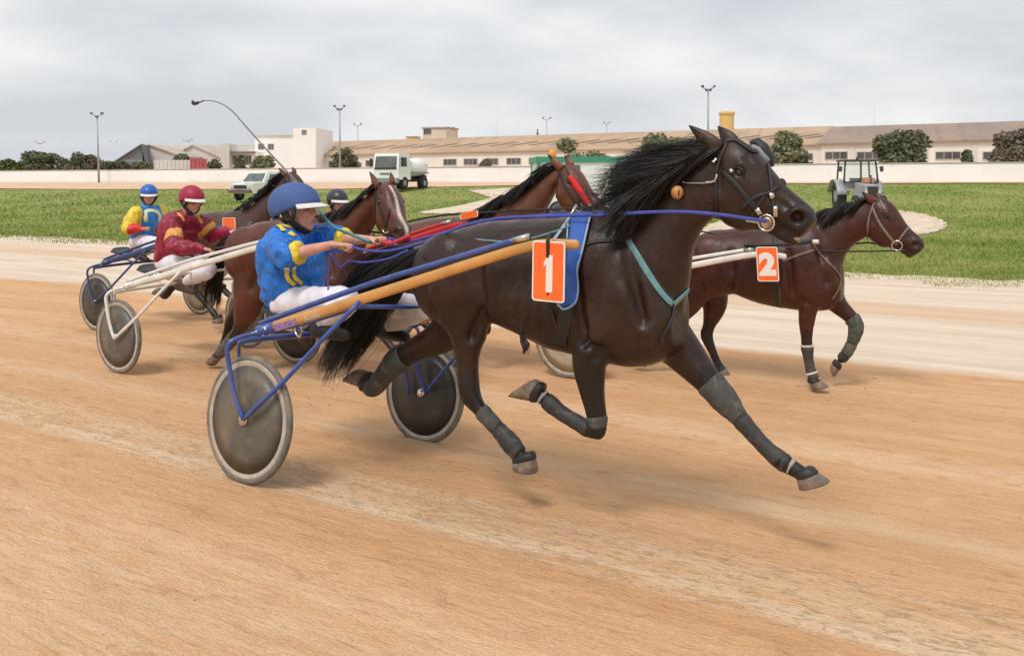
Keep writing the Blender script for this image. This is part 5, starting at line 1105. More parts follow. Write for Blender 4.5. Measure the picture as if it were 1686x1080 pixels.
wrap(h2, F2, l2['near_fore'], 5.1, 7.6, 1.1, NEOD); wrap(h2, F2, l2['near_fore'], 4.9, 5.1, 1.16, WEBW, 'knee_band'); wrap(h2, F2, l2['near_fore'], 7.7, 8.1, 1.18, WEBW, 'pastern_band'); wrap(h2, F2, l2['near_fore'], 8.2, 9, 1.15, NEOD)
bv2 = bridle_for(F2, h2, h2b, hf2, mat('pale_leather', (.20, .16, .14), .5, var=.3, vscale=30))
straps(h2, bv2, 'breast_strap', [([(1288, 430), (1305, 424), (1325, 417), (1340, 412)], .022), ([(1338, 398), (1345, 412), (1362, 430), (1378, 448), (1384, 462), (1378, 480), (1370, 492)], .018)], mat('brown_leather', (.17, .11, .085), .5, var=.3, vscale=20))
straps(h2, bv2, 'girth', [([(1276, 378), (1276, 420), (1278, 460), (1282, 504)], .05)], LEATH); straps(h2, bv2, 'girth_buckle_strap', [([(1283, 470), (1286, 505)], .02)], NEO, off=.008)
manefor(F2, hf2, T2, h2, MANE, 700, flow=.11, seed=21, length=.7, jit=.016, neck=NK2); tailfor(F2, T2, h2, MANE, 260, 22)
card([ww(F2, 1244, 406, -.40), ww(F2, 1280, 407, -.40), ww(F2, 1283, 463, -.40), ww(F2, 1248, 464, -.40)], '2', 'orange card with a white figure 2 on the side of the dark bay horse', .25, wx=1.05)

# bay with a white blaze, drawn by the white sulky
pollB = FB.l(632, 302); hfB = headframe(pollB, (FB.l(694, 376) - FB.l(632, 302))[[0, 2]], 0.45)
TB = [(q[0] + .10, q[1], q[2], q[3]) for q in TO]; NKB = neckto(hfB, TB, 1.15, -.03)
lB = legs_from(FB, {'near_hind': legpx(FB, -.14, [(415, 440, 38, .5), (412, 480, 36, .6), (405, 512, 24, .8), (396, 538, 14), (388, 552, 12), (376, 566, 10), (364, 580, 9), (358, 586, 9)]), 'far_hind': legpx(FB, .14, [(428, 440, 34, .5), (420, 470, 28, .6), (404, 498, 17, .8), (388, 518, 12), (380, 530, 11), (375, 545, 8.5), (372, 556, 8.5), (370, 562, 8)])})
hB_ = dict(hO); hB_.update(hoofpx(FB, {'near_hind': ((364, 590), (353, 582), (351, 603), (343, 592), -.14), 'far_hind': ((375, 564), (365, 564), (374, 575), (362, 574), .14)}))
hB, hBb, _ = horse(FB, 'bay horse with a white blaze trotting between the blue driver and the leading horse', TB, NKB, hfB, lB, hB_, BAY, voxel=0.016, group='trotting horses', head_scale=1.12, blaze=True)
bvB = bridle_for(FB, hB, hBb, hfB); manefor(FB, hfB, TB, hB, MANE, 600, flow=.07, seed=31, length=.6, jit=.010, neck=NKB); tailfor(FB, TB, hB, MANE, 380, 32)
wrap(hB, FB, lB['near_hind'], 4.2, 6.4, 1.16, NEO)
# dark horse at the back left
pollA = FA.l(476, 286); hfA = headframe(pollA, (.85, -.55), 0.25); NKA = neckto(hfA, TO, 1.0, .02)
hA, hAb, _ = horse(FA, 'dark brown horse at the back, its head rising behind the blue helmet', TO, NKA, hfA, legs_from(FA, {}), hO, DKB, voxel=0.02, group='trotting horses', head_scale=.95)
bridle_for(FA, hA, hAb, hfA); manefor(FA, hfA, TO, hA, MANE, 420, flow=.12, seed=41, length=.8, neck=NKA); tailfor(FA, TO, hA, MANEB, 260, 42)
# red bridled horse
pollC = FC.l(928, 272); hfC = headframe(pollC, (FC.l(996, 345) - FC.l(928, 272))[[0, 2]], 0.08); NKC = neckto(hfC, TO, 1.0, .03)
hC_, hCb, hpC = horse(FC, 'reddish bay horse with a bright red cheek roll, half hidden behind the leading horse', TO, NKC, hfC, legs_from(FC, {}), hO, CHE, voxel=0.016, group='trotting horses', head_scale=1.06)
bvC = bridle_for(FC, hC_, hCb, hfC); manefor(FC, hfC, TO, hC_, MANE, 800, flow=.16, seed=51, length=1.0, jit=.020, neck=NKC); tailfor(FC, TO, hC_, MANE, 260, 52)
a, b_ = cast(bvC, 940, 293), cast(bvC, 968, 334)
if a and b_:
    a = np.array(a[0]) - ray(940, 293) * .035; b_ = np.array(b_[0]) - ray(968, 334) * .035
    mk('cheek_roll', M().add(*tube(np.array([a + (b_ - a) * t_ for t_ in np.linspace(0, 1, 6)]), [.022, .028, .028, .028, .027, .020], 16, roundcap=True)), mat('red_fleece', (0.72, 0.012, 0.02), .7, bump=.4, bscale=90), hC_)
# number cards on their far shafts
card([ww(FC, 758, 351, -.40), ww(FC, 787, 346, -.40), ww(FC, 787, 357, -.40), ww(FC, 758, 363, -.40)], '', 'small orange card tilted on the red shaft above the back of the leading horse', .05)
card([ww(FA, 366, 359, -.40), ww(FA, 387, 358, -.40), ww(FA, 388, 378, -.40), ww(FA, 367, 377, -.40)], '', 'small orange and white card beside the hands of the driver in maroon', .05)
# ------------------------------------------------------------------ drivers
def silk(name, col, var=.14): return mat(name, col, 0.42, var=var, vscale=9, bump=.8, bscale=12, sheen=0, bdist=.03)
SB1 = silk('silk_blue', (0.006, 0.15, 0.56), .18); SY = silk('silk_yellow', (0.78, 0.58, 0.04)); SM = silk('silk_maroon', (0.26, 0.006, 0.032), .2); SO = silk('silk_orange', (0.72, 0.33, 0.06))
SR = silk('silk_red', (0.62, 0.03, 0.02)); SB2 = silk('silk_sky', (0.03, 0.22, 0.55)); SG = silk('silk_green', (0.03, 0.22, 0.14)); TRW = mat('white_breeches', (0.72, 0.70, 0.76), .8, var=.1, vscale=12, bump=.4, bscale=14, bdist=.02)
HBLUE = mat('helmet_cover_blue', (0.055, 0.11, 0.30), .7, var=.12, vscale=12, bump=.3, bscale=9, bdist=.02); HROY = mat('helmet_royal', (0.02, 0.11, 0.45), .35, var=.1, vscale=8); HMAR = mat('helmet_maroon', (0.33, 0.012, 0.045), .5, var=.12, vscale=8)
HBLK = mat('helmet_black', (0.035, 0.035, 0.045), .35, var=.2, vscale=20); LENS = mat('goggle_lens', (0.16, 0.07, 0.04), .12, coat=.6); LENST = mat('goggle_teal', (0.04, 0.25, 0.32), .15, coat=.6); LENSD = mat('goggle_dark', (0.05, 0.03, 0.04), .12, coat=.6)
HAIRB = mat('dark_hair', (0.03, 0.02, 0.015), .6); LIP = mat('lip', (0.42, 0.13, 0.11), .5)
def hand(F, wr, hd, palm_up, sgn, k=1.0, r=.0085):
    """palm, four curled fingers of unequal length and a thumb, local coordinates"""
    d = nrm(hd - wr); side = nrm(np.cross(d, palm_up)) * sgn; up = nrm(palm_up); c = wr + d * .05 * k; P_ = []
    P_.append(tube([wr - d * .03, wr + d * .01, wr + d * .045, wr + d * .085 * k], [(.024, .020), (.026, .018), (.036, .016), (.036, .014)], 14, side=side, roundcap=True))
    for i, ln in enumerate((.070, .080, .074, .058)):
        b0 = wr + d * .083 * k + side * (.028 - i * .0185); q = [b0 - d * .012, b0 + d * ln * .38, b0 + d * ln * .52 - up * ln * .28, b0 + d * ln * .30 - up * ln * .52, b0 + d * ln * .08 - up * ln * .50]
        P_.append(tube(smooth_path(q, 3), np.linspace(r * 1.08, r * .8, 13), 9, roundcap=True))
    t0 = wr + d * .03 + side * .028; q = [t0, t0 + d * .025 + side * .018 - up * .008, t0 + d * .048 + side * .012 - up * .028, t0 + d * .058 - side * .002 - up * .036]
    P_.append(tube(smooth_path(q, 3), np.linspace(r * 1.4, r * .95, 10), 9, roundcap=True)); return P_
def person(F, label, J, fd, silkm, helm, lens, k=1.0, hk=1.0, voxel=.009, sleeves='long', glove=False, group='drivers', trim=WHITEP, boot=LEATH, hairm=HAIRB, pat=None):
    A = {q: np.asarray(v, float) for q, v in J.items()}
    W_ = lambda q: F.w(np.asarray(q, float).reshape(-1, 3)); b0 = W_(A['hip'])[0]; root = thing('person', label, 'person', b0, group)
    fd = nrm(fd); up = nrm(np.array([0, 0, 1.]) - fd * fd[2]); sd = np.cross(up, fd); H = A['head']; h = hk
    sk = []   # one continuous body
    sk.append(tube(smooth_path([A['hip'], A['waist'], A['chest'], A['neck'] - [0, 0, .03]], 4), smooth_path([(.15, .11), (.135, .10), (.165, .115), (.07, .06)], 4), 18, side=(0, 1, 0), roundcap=True))
    sk.append(tube([A['neck'] - [0, 0, .06], A['neck'], H - up * .05 * h], [.055 * h, .05 * h, .048 * h], 14, roundcap=True))
    sk.append(ball(H + up * .03 * h - fd * .012 * h, (.074 * h, .093 * h, .088 * h), 20, 13, sd, fd, up)); sk.append(ball(H - up * .035 * h + fd * .025 * h, (.056 * h, .062 * h, .072 * h), 18, 11, sd, fd, up)); sk.append(ball(H - up * .088 * h + fd * .06 * h, (.024 * h, .022 * h, .02 * h), 12, 8, sd, fd, up))
    sk.append(tube([H + up * .022 * h + fd * .080 * h, H - up * .004 * h + fd * .098 * h, H - up * .018 * h + fd * .104 * h], [.009 * h, .011 * h, .013 * h], 10, roundcap=True)); sk.append(ball(H - up * .022 * h + fd * .092 * h, (.018 * h, .012 * h, .010 * h), 10, 7, sd, fd, up))
    for s in (-1, 1):
        sk.append(ball(H - up * .015 * h + fd * .062 * h + sd * s * .038 * h, (.022 * h, .02 * h, .022 * h), 10, 7, sd, fd, up)); sk.append(ball(H + up * .035 * h + fd * .076 * h + sd * s * .03 * h, (.026 * h, .012 * h, .010 * h), 10, 7, sd, fd, up))
        sk.append(torus(H - up * .005 * h + sd * s * .077 * h - fd * .004 * h, sd * s + fd * .3, .020 * h, .008 * h, 16, 7)); sk.append(ball(H - up * .006 * h + sd * s * .073 * h, (.008 * h, .014 * h, .024 * h), 10, 7, sd, fd, up))
    sk.append(tube([H - up * .048 * h + fd * .083 * h - sd * .018 * h, H - up * .047 * h + fd * .092 * h, H - up * .048 * h + fd * .083 * h + sd * .018 * h], [.005 * h, .009 * h, .005 * h], 8, roundcap=True))
    for s, n_ in ((-1, 'n'), (1, 'f')):
        sh, el, wr, hd = A['sh' + n_], A['el' + n_], A['wr' + n_], A['hd' + n_]
        sk.append(tube(smooth_path([sh, (sh + el) / 2, el, (el * .6 + wr * .4), wr], 4), smooth_path([(.052, .05), (.046, .044), (.040, .038), (.038, .037), (.026, .022)], 4), 14, roundcap=True))
        sk += hand(F, wr, hd, A.get('pu' + n_, np.array([0, 0, 1.])), s)
        hp_, kn, an, to = A['hip'] + [0, s * .09, 0], A['kn' + n_], A['an' + n_], A['to' + n_]
        sk.append(tube(smooth_path([hp_, (hp_ + kn) / 2, kn, kn * .55 + an * .45, an], 4), smooth_path([(.085, .085), (.072, .072), (.055, .055), (.052, .052), (.034, .034)], 4), 14, roundcap=True)); sk.append(tube([an, an * .5 + to * .5, to], [.034, .036, .026], 12, roundcap=True))
    v, f, nn = fuse([(W_(a), b) for a, b in sk], voxel, 4, .5); mk('body', M().add(v, f), SKIN, root)
    for s in (-1, 1):
        mk('eye', M().add(*ball(W_(H + up * .014 * h + fd * .078 * h + sd * s * .03 * h)[0], .0105 * h, 10, 7)), EYE_M, root)
    mk('mouth', M().add(*tube(W_([H - up * .05 * h + fd * .088 * h - sd * .016 * h, H - up * .049 * h + fd * .099 * h, H - up * .05 * h + fd * .088 * h + sd * .016 * h]), [.003, .0045, .003], 8)), LIP, root)
    mk('hair', M().add(*ball(W_(H + up * .01 * h - fd * .03 * h)[0], (.081 * h, .080 * h, .075 * h), 16, 10, F.w((sd)[None])[0] - F.C, F.w((fd)[None])[0] - F.C, F.w((up)[None])[0] - F.C)), hairm, root)
    # shirt, fused torso and sleeves with folds
    tw = A.get('torso_w', np.array([1., 1., 1.])); sh_parts = [tube(smooth_path([A['hip'] + [0, 0, .00], A['hip'] * .55 + A['waist'] * .45, A['waist'] * .5 + A['chest'] * .5, A['chest'] + [0, 0, .05], A['neck'] - [0, 0, .035], A['neck'] + [0, 0, .005]], 4),
                     smooth_path([(.17, .14), (.205, .185), (.225, .19), (.215, .165), (.11, .09), (.066, .062)], 4) * k, 24, side=(0, 1, 0), roundcap=True)]
    for s, n_ in ((-1, 'n'), (1, 'f')):
        sh, el, wr = A['sh' + n_], A['el' + n_], A['wr' + n_]
        if sleeves == 'short': cu = el * .86 + wr * .14; q = [sh - (sh - A['chest']) * .35, sh, (sh + el) / 2, el, cu]; rr = [(.09, .09), (.092, .09), (.098, .098), (.090, .090), (.052, .052)]
        else: q = [sh - (sh - A['chest']) * .35, sh, (sh + el) / 2, el, (el * .5 + wr * .5), wr]; rr = [(.09, .09), (.088, .085), (.088, .085), (.078, .075), (.072, .07), (.038, .036)]
        sh_parts.append(tube(smooth_path(q, 4), smooth_path(rr, 4) * k ** .5, 16, roundcap=True))
    v, f, nn = fuse([(W_(a), b) for a, b in sh_parts], voxel * 1.15, 5, .5)
    dv = noise3(v * [1, 1, 1.0], 26, int(abs(b0[0]) * 10)) * .007 + noise3(v * [1.6, 1.6, .8], 55, 8) * .0035 + np.abs(noise3(v * [1, 1, 1.6], 17, 5)) * .013 - np.abs(noise3(v * [1.4, 1.4, .7], 34, 15)) * .007
    v = v + nn * dv[:, None]; mats_ = [silkm]; mi = None; m = M().add(v, f)
    if pat is not None:
        cen = np.array([v[list(q)].mean(0) for q in f]); loc = np.stack([(cen - F.C) @ F.d, (cen - F.C) @ F.n, cen[:, 2]], 1); mi, mats_ = pat(loc, A, silkm); m.mi = [int(x) for x in mi]
    shirt = mk('racing_shirt', m, mats_, root); shirt_b = bvh_of(shirt)
    if sleeves == 'short':
        for n_ in 'nf':
            el, wr = A['el' + n_], A['wr' + n_]; c_ = el * .84 + wr * .16; d_ = nrm(wr - el); vv, ff = tube(W_([c_ - d_ * .020, c_ - d_ * .008, c_ + d_ * .012, c_ + d_ * .034, c_ + d_ * .044]), [.060, .072, .074, .068, .052], 30, roundcap=False)
            vv = vv + (np.random.default_rng(3).normal(size=vv.shape) * .004); mk('cuff', M().add(vv, ff), SY, root)
    # breeches and boots
    tp = [tube(smooth_path([A['hip'] + [0, 0, .08], A['hip'], A['hip'] - [0, 0, .06]], 3), smooth_path([(.15, .125), (.175, .145), (.15, .12)], 3), 20, side=(0, 1, 0), roundcap=True)]
    for s, n_ in ((-1, 'n'), (1, 'f')):
        hp_, kn, an, to = A['hip'] + [0, s * .09, 0], A['kn' + n_], A['an' + n_], A['to' + n_]
        tp.append(tube(smooth_path([hp_, (hp_ + kn) / 2, kn, kn * .55 + an * .45, kn * .15 + an * .85], 4), smooth_path([(.105, .105), (.095, .095), (.075, .078), (.072, .072), (.046, .046)], 4), 16, roundcap=True))
    v, f, nn = fuse([(W_(a), b) for a, b in tp], voxel * 1.2, 4, .5); v = v + nn * (noise3(v, 30, 12) * .005)[:, None]; mk('breeches', M().add(v, f), TRW, root)
    for n_ in 'nf':
        an, to, kn = A['an' + n_], A['to' + n_], A['kn' + n_]; v, f, nn = fuse([(W_(a), b) for a, b in (tube([kn * .22 + an * .78, an, an + (an - kn) * .06], [.05, .046, .045], 14, roundcap=True), tube([an + (an - kn) * .05, (an + to) / 2, to], [(.045), (.046), (.034)], 14, roundcap=True))], voxel, 3, .5); mk('boot', M().add(v, f), boot, root)
    # helmet with peak, ear harness, goggles
    hx, hy, hz_ = .112 * h, .142 * h, .118 * h; C0 = H + up * .040 * h - fd * .012 * h; vs, fs = [], []; nr, ns = 12, 32
    for i in range(nr + 1):
        for j in range(ns):
            a = 2 * math.pi * j / ns; back = .5 - .5 * math.cos(a); mx_ = math.radians(90 + 34 * back); ph = mx_ * i / nr
            vs.append(C0 + fd * hy * math.sin(ph) * math.cos(a) + sd * hx * math.sin(ph) * math.sin(a) + up * hz_ * math.cos(ph))
    for i in range(nr):
        for j in range(ns): fs.append((i * ns + j, i * ns + (j + 1) % ns, (i + 1) * ns + (j + 1) % ns, (i + 1) * ns + j))
    o_ = len(vs); vs += [C0 + (np.array(q) - C0) * .93 for q in vs]; fs += [tuple(x + o_ for x in q[::-1]) for q in fs[:nr * ns]]
    for j in range(ns): a_, b_ = nr * ns + j, nr * ns + (j + 1) % ns; fs.append((a_, b_, b_ + o_, a_ + o_))
    hl = mk('helmet', M().add(W_(np.array(vs)), fs), helm, root)
    pk, pf = [], []
    for i in range(5):
        for j in range(13):
            a = math.radians(-66 + 11 * j); t = i / 4; rr = 1 + t * .36 * math.cos(a) ** .8 if abs(a) < 1.56 else 1; pk.append(C0 + fd * hy * rr * math.cos(a) + sd * hx * (1 + .03 * t) * math.sin(a) - up * (.004 + .022 * t * h))
    n0 = len(pk); pk += [q - up * .006 for q in pk]
    for i in range(4):
        for j in range(12): q = i * 13 + j; pf.append((q, q + 1, q + 14, q + 13)); pf.append((n0 + q, n0 + q + 13, n0 + q + 14, n0 + q + 1))
    for j in range(12): pf.append((52 + j, 52 + j + 1, n0 + 53 + j, n0 + 52 + j))
    mk('peak', M().add(W_(np.array(pk)), pf), trim, hl)
    for s in (-1, 1):
        m = M(); m.add(*tube(W_(smooth_path([H + up * .045 * h + sd * s * .09 * h - fd * .03 * h, H - up * .03 * h + sd * s * .084 * h - fd * .012 * h, H - up * .085 * h + sd * s * .05 * h + fd * .03 * h, H - up * .112 * h + sd * s * .012 * h + fd * .055 * h], 4)), (.016 * h, .004 * h), 10)); mk('chin_strap', m, LEATH, hl)
        mk('ear_guard', M().add(*torus(W_(H - up * .003 * h + sd * s * .082 * h - fd * .004 * h)[0], F.n * s, .034 * h, .012 * h, 20, 8)), LEATH, hl)
    if lens is not None:
        g_ = []
        for j in range(13): a = math.radians(-78 + 13 * j); g_.append(H + up * .014 * h + fd * (.097 * h) * math.cos(a) + sd * .084 * h * math.sin(a) - fd * .002)
        mk('goggles', M().add(*tube(W_(np.array(g_)), (.024 * h, .007 * h), 12, side=(0, 0, 1))), lens, root)
    return root, shirt, shirt_b, A
def jl(F, px, py, v): return F.l(px, py, v)
l1 = lambda px, py, v=0.0: F1.l(px, py, v)
hip1 = l1(485, 497); D1 = dict(hip=hip1, waist=l1(482, 462), chest=l1(480, 412), neck=l1(484, 377), head=l1(489, 349), shn=l1(462, 398, -.19), shf=l1(520, 392, .18), eln=l1(476, 420, -.30), elf=l1(556, 394, .22),
          wrn=l1(548, 403, -.22), wrf=l1(612, 395, .16), hdn=l1(575, 404, -.18), hdf=l1(640, 390, .14), knn=l1(572, 494, -.30), knf=l1(692, 506, .36), ann=l1(525, 542, -.34), anf=l1(632, 545, .37), ton=l1(568, 552, -.34), tof=l1(668, 556, .37))
def pat1(loc, A, base):
    mi = np.zeros(len(loc), int); u, v_, z = loc.T; near = v_ < A['hip'][1] - .05
    return mi, [base, SY]
p1, sh1, sb1, A1 = person(F1, 'driver in blue shirt with yellow cuffs and a big blue helmet, leaning back holding reins', D1, (0.90, .36, .10), SB1, HBLUE, None, k=1.05, hk=1.26, voxel=.008, sleeves='short', pat=pat1)
for path, w_ in (([(472, 440), (473, 452), (477, 462), (485, 470)], .028), ([(483, 439), (484, 451), (489, 460), (498, 468)], .026), ([(459, 371), (464, 378), (468, 382)], .03), ([(477, 384), (485, 390)], .03)):
    m = strap([sb1], path, w_, th=.002, off=.009, step=6)
    if m.n: mk('yellow_stripe', m, SY, sh1)
m = strap([sb1], [(462, 369), (470, 373), (480, 375), (492, 374)], .022, th=.004, off=.004, step=2.5)
if m.n: mk('collar', m, SY, sh1)
# white trim behind the ear on the blue helmet
hb1 = [bvh_of(o) for o in p1.children if o.name.startswith('helmet')]
m = strap(hb1, [(446, 362), (453, 357), (461, 352)], .05, th=.003, off=.002, step=2)
if m.n: mk('helmet_trim', m, WHITEP, [o for o in p1.children if o.name.startswith('helmet')][0])
# the others sit the same way on their own sulkies
def seated(F, du=0.0, over=None):
    sh = np.array([du, 0, DZ]); o = {q: v + sh for q, v in D1.items()}
    for q, v in (over or {}).items(): o[q] = v
    return o
lb = lambda px, py, v=0.0: FB.l(px, py, v)
JB = seated(FB, 0, dict(hip=lb(284, 432), waist=lb(287, 408), chest=lb(299, 376), neck=lb(307, 352), head=lb(316, 332), shn=lb(284, 368, -.18), shf=lb(330, 366, .18), eln=lb(289, 408, -.30), elf=lb(352, 388, .26), wrn=lb(333, 409, -.22), wrf=lb(380, 382, .16), hdn=lb(347, 412, -.18), hdf=lb(396, 378, .14),
                        knn=lb(345, 444, -.26), knf=lb(366, 440, .30), ann=lb(297, 470, -.33), anf=lb(335, 472, .33), ton=lb(318, 480, -.33), tof=lb(352, 480, .33)))
def patB(loc, A, base):
    mi = np.zeros(len(loc), int)
    for n_ in 'nf':
        sh, el = A['sh' + n_], A['el' + n_]; d = el - sh; t = ((loc - sh) @ d) / (d @ d); r = np.linalg.norm(loc - (sh + np.clip(t, 0, 1)[:, None] * d), axis=1); mi[(t > .42) & (t < .72) & (r < .125)] = 1
    return mi, [base, SO]
pB, shB, sbB, AB = person(FB, 'driver in maroon silks with orange armbands, maroon helmet and dark goggles', JB, (0.98, -.12, -.10), SM, HMAR, LENSD, k=.98, hk=1.06, voxel=.010, pat=patB, boot=mat('brown_boot', (.10, .06, .04), .6))
for path, w_ in (([(292, 350), (298, 356), (303, 364)], .035), ([(322, 352), (328, 360), (333, 368)], .035)):
    m = strap([sbB], path, w_, th=.002, off=.003, step=2)
    if m.n: mk('shoulder_stripe', m, SO, shB)
la = lambda px, py, v=0.0: FA.l(px, py, v)
JA = seated(FA, 0, dict(hip=la(236, 398), waist=la(238, 380), chest=la(243, 357), neck=la(243, 338), head=la(245, 323), shn=la(224, 350, -.19), shf=la(262, 348, .19), eln=la(211, 376, -.30), elf=la(272, 374, .28), wrn=la(232, 378, -.24), wrf=la(268, 380, .12), hdn=la(247, 374, -.2), hdf=la(276, 376, .10),
                        knn=la(262, 402, -.24), knf=la(292, 402, .28), ann=la(226, 420, -.33), anf=la(262, 420, .33), ton=la(242, 428, -.33), tof=la(280, 428, .33)))
def patA(loc, A, base):
    mi = np.zeros(len(loc), int)
    for n_ in 'nf':
        sh, el, wr = A['sh' + n_], A['el' + n_], A['wr' + n_]; d, t = segdist(loc, sh, el); d2, t2 = segdist(loc, el, wr)
        out = np.abs(loc[:, 1] - A['chest'][1]) > .155; mi[(d < .12) & out] = 1; mi[(d2 < .11) & (d2 < d * .9)] = 2
    return mi, [base, SY, SR]
pA, shA, sbA, AA = person(FA, 'driver in blue vest with yellow and red sleeves, royal blue helmet, furthest left', JA, (0.85, -.6, -.10), SB2, HROY, LENS, k=.92, hk=1.0, voxel=.011, pat=patA, boot=LEATH)
m = strap([sbA], [(240, 366), (240, 350), (246, 347), (256, 348), (262, 354), (263, 366)], .05, th=.002, off=.004, step=1.5)
if m.n: mk('pale_ring_emblem', m, mat('silk_pale', (.70, .72, .45), .5), shA)
lc = lambda px, py, v=0.0: FC.l(px, py, v)
JC = seated(FC, .07); dh = lc(556, 334) - JC['head']; JC['head'] = lc(556, 334); JC['neck'] = lc(550, 352)
pC, shC, sbC, AC = person(FC, 'driver with a black helmet and teal goggles behind the neck of the blazed horse', JC, (0.93, -.35, -.05), silk('silk_scarlet', (.5, .02, .04)), HBLK, LENST, k=.95, hk=.98, voxel=.012)
hbC = [bvh_of(o) for o in pC.children if o.name.startswith('helmet')]
m = strap(hbC, [(548, 327), (556, 324), (566, 322)], .03, th=.002, off=.002, step=1.5)
if m.n: mk('helmet_stripe', m, WHITEP, [o for o in pC.children if o.name.startswith('helmet')][0])
J2 = seated(F2, 0); p2, *_ = person(F2, 'driver in red and white silks almost hidden behind the mane of the leading horse', J2, (0.95, -.2, -.08), silk('silk_pink', (.5, .12, .10)), HBLK, LENSD, k=.95, hk=1.0, voxel=.012)

# ------------------------------------------------------------------ reins and whip
def rein(F, pts, label, r=.006, matl=REIN, sub=None, name='rein', cat='rein', flat=2.4):
    P_ = smooth_path([ww(F, *p) for p in pts], 6); o = mk(name, M().add(*tube(P_, (r * flat / 1.6, r * .7), 8, side=(0, 0, 1))), matl, loc=P_[0]); return tag(o, label, cat, 'reins')
rein(F1, [(572, 404, -.18), (600, 412, -.16), (640, 413, -.14), (700, 398, -.16), (760, 373, -.19), (820, 360, -.20), (880, 357, -.19), (945, 355, -.17), (1000, 354, -.2), (1060, 350, -.24), (1120, 349, -.24), (1180, 353, -.2), (1230, 360, -.15), (1262, 364, -.11)],
     'long near side blue rein running over the back of the leading horse to its bit', r=.0055)
rein(F1, [(638, 392, .14), (670, 398, .12), (720, 386, .12), (790, 366, .13), (870, 356, .12), (945, 352, .10), (1040, 348, .16), (1130, 352, .17), (1210, 362, .12), (1250, 366, .08)], 'far side blue rein running beyond the neck of the leading horse', r=.005)
rein(F1, [(640, 396, .13), (668, 410, .05), (700, 404, -.05), (750, 392, -.14), (800, 396, -.2), (850, 398, -.21), (905, 384, -.19), (938, 372, -.17)], 'thin pale blue cord drooping over the croup of the leading horse', r=.0035, matl=TEAL)
rein(F1, [(545, 418, -.25), (560, 440, -.2), (575, 430, -.15), (600, 432, -.12), (640, 426, -.1), (672, 412, -.08)], 'slack loop of blue rein hanging from the hands of the blue driver', r=.0045)
rein(F1, [(545, 406, -.24), (542, 440, -.27), (540, 470, -.3), (541, 488, -.33)], 'loose end of blue rein hanging straight down to the sulky rail', r=.006)
m = M(); P_ = smooth_path([ww(F1, *p) for p in ((632, 399, .13), (645, 402, .12), (664, 394, .11), (672, 390, .11))], 4); o = mk('rein_handhold', m.add(*tube(P_, .017, 12, roundcap=True)), mat('red_grip', (.55, .02, .05), .6), loc=P_[0]); tag(o, 'short red hand grip on the rein in the far hand of the blue driver', 'grip')
rein(FB, [(396, 379, .12), (450, 378, .13), (520, 380, .1), (590, 380, .06), (648, 386, -.05), (664, 384, -.07)], 'dark rein running along the neck of the blazed horse', r=.007, matl=LEATH)
rein(FB, [(347, 411, -.18), (400, 400, -.2), (480, 385, -.22), (560, 384, -.14), (620, 390, -.12), (660, 388, -.1)], 'near dark rein from the maroon driver to the bit of the blazed horse', r=.007, matl=LEATH)
rein(F2, [(1100, 372, -.1), (1180, 386, -.12), (1260, 404, -.2), (1340, 412, -.2), (1400, 414, -.12), (1470, 413, -.08), (1490, 412, -.07)], 'thin dark rein along the side of the bay horse number 2', r=.005, matl=LEATH)
rein(F2, [(1395, 404, .1), (1430, 400, .1), (1470, 408, .08), (1492, 412, .06)], 'far dark rein under the neck of the bay horse number 2', r=.005, matl=LEATH)
rein(FC, [(640, 372, -.1), (720, 356, -.12), (800, 350, -.14), (870, 346, -.15), (930, 344, -.12), (975, 340, -.1)], 'dark rein along the back of the red bridled horse', r=.007, matl=LEATH)
WH = mat('whip_cane', (.14, .14, .15), .45); WT = mat('whip_handle_teal', (.05, .22, .26), .5)
P_ = smooth_path([ww(F1, *p) for p in ((612, 400, .14), (578, 386, .10), (545, 370, .06), (516, 334, .30), (498, 310, .36), (470, 280, .42), (430, 237, .45), (400, 203, .46), (385, 186, .46), (370, 174, .46), (352, 167, .46), (336, 166, .46))], 5)
wr_ = thing('whip', 'long thin carriage whip curving up and back above the blue helmet', 'whip', P_[0]); n = len(P_)
mk('cane', M().add(*tube(P_[12:], np.linspace(.0075, .0035, n - 12), 8)), WH, wr_); mk('handle', M().add(*tube(P_[:14], .010, 10)), WT, wr_)
mk('lash', M().add(*tube(smooth_path([P_[-1], ww(F1, 328, 169, .46), ww(F1, 320, 171, .46), ww(F1, 316, 167, .46)], 4), np.array([[.006, .004]] * 5 + [[.014, .006]] * 4 + [[.018, .008]] * 3 + [[.008, .004]] * 1), 8, side=(0, 0, 1))), LEATH, wr_)
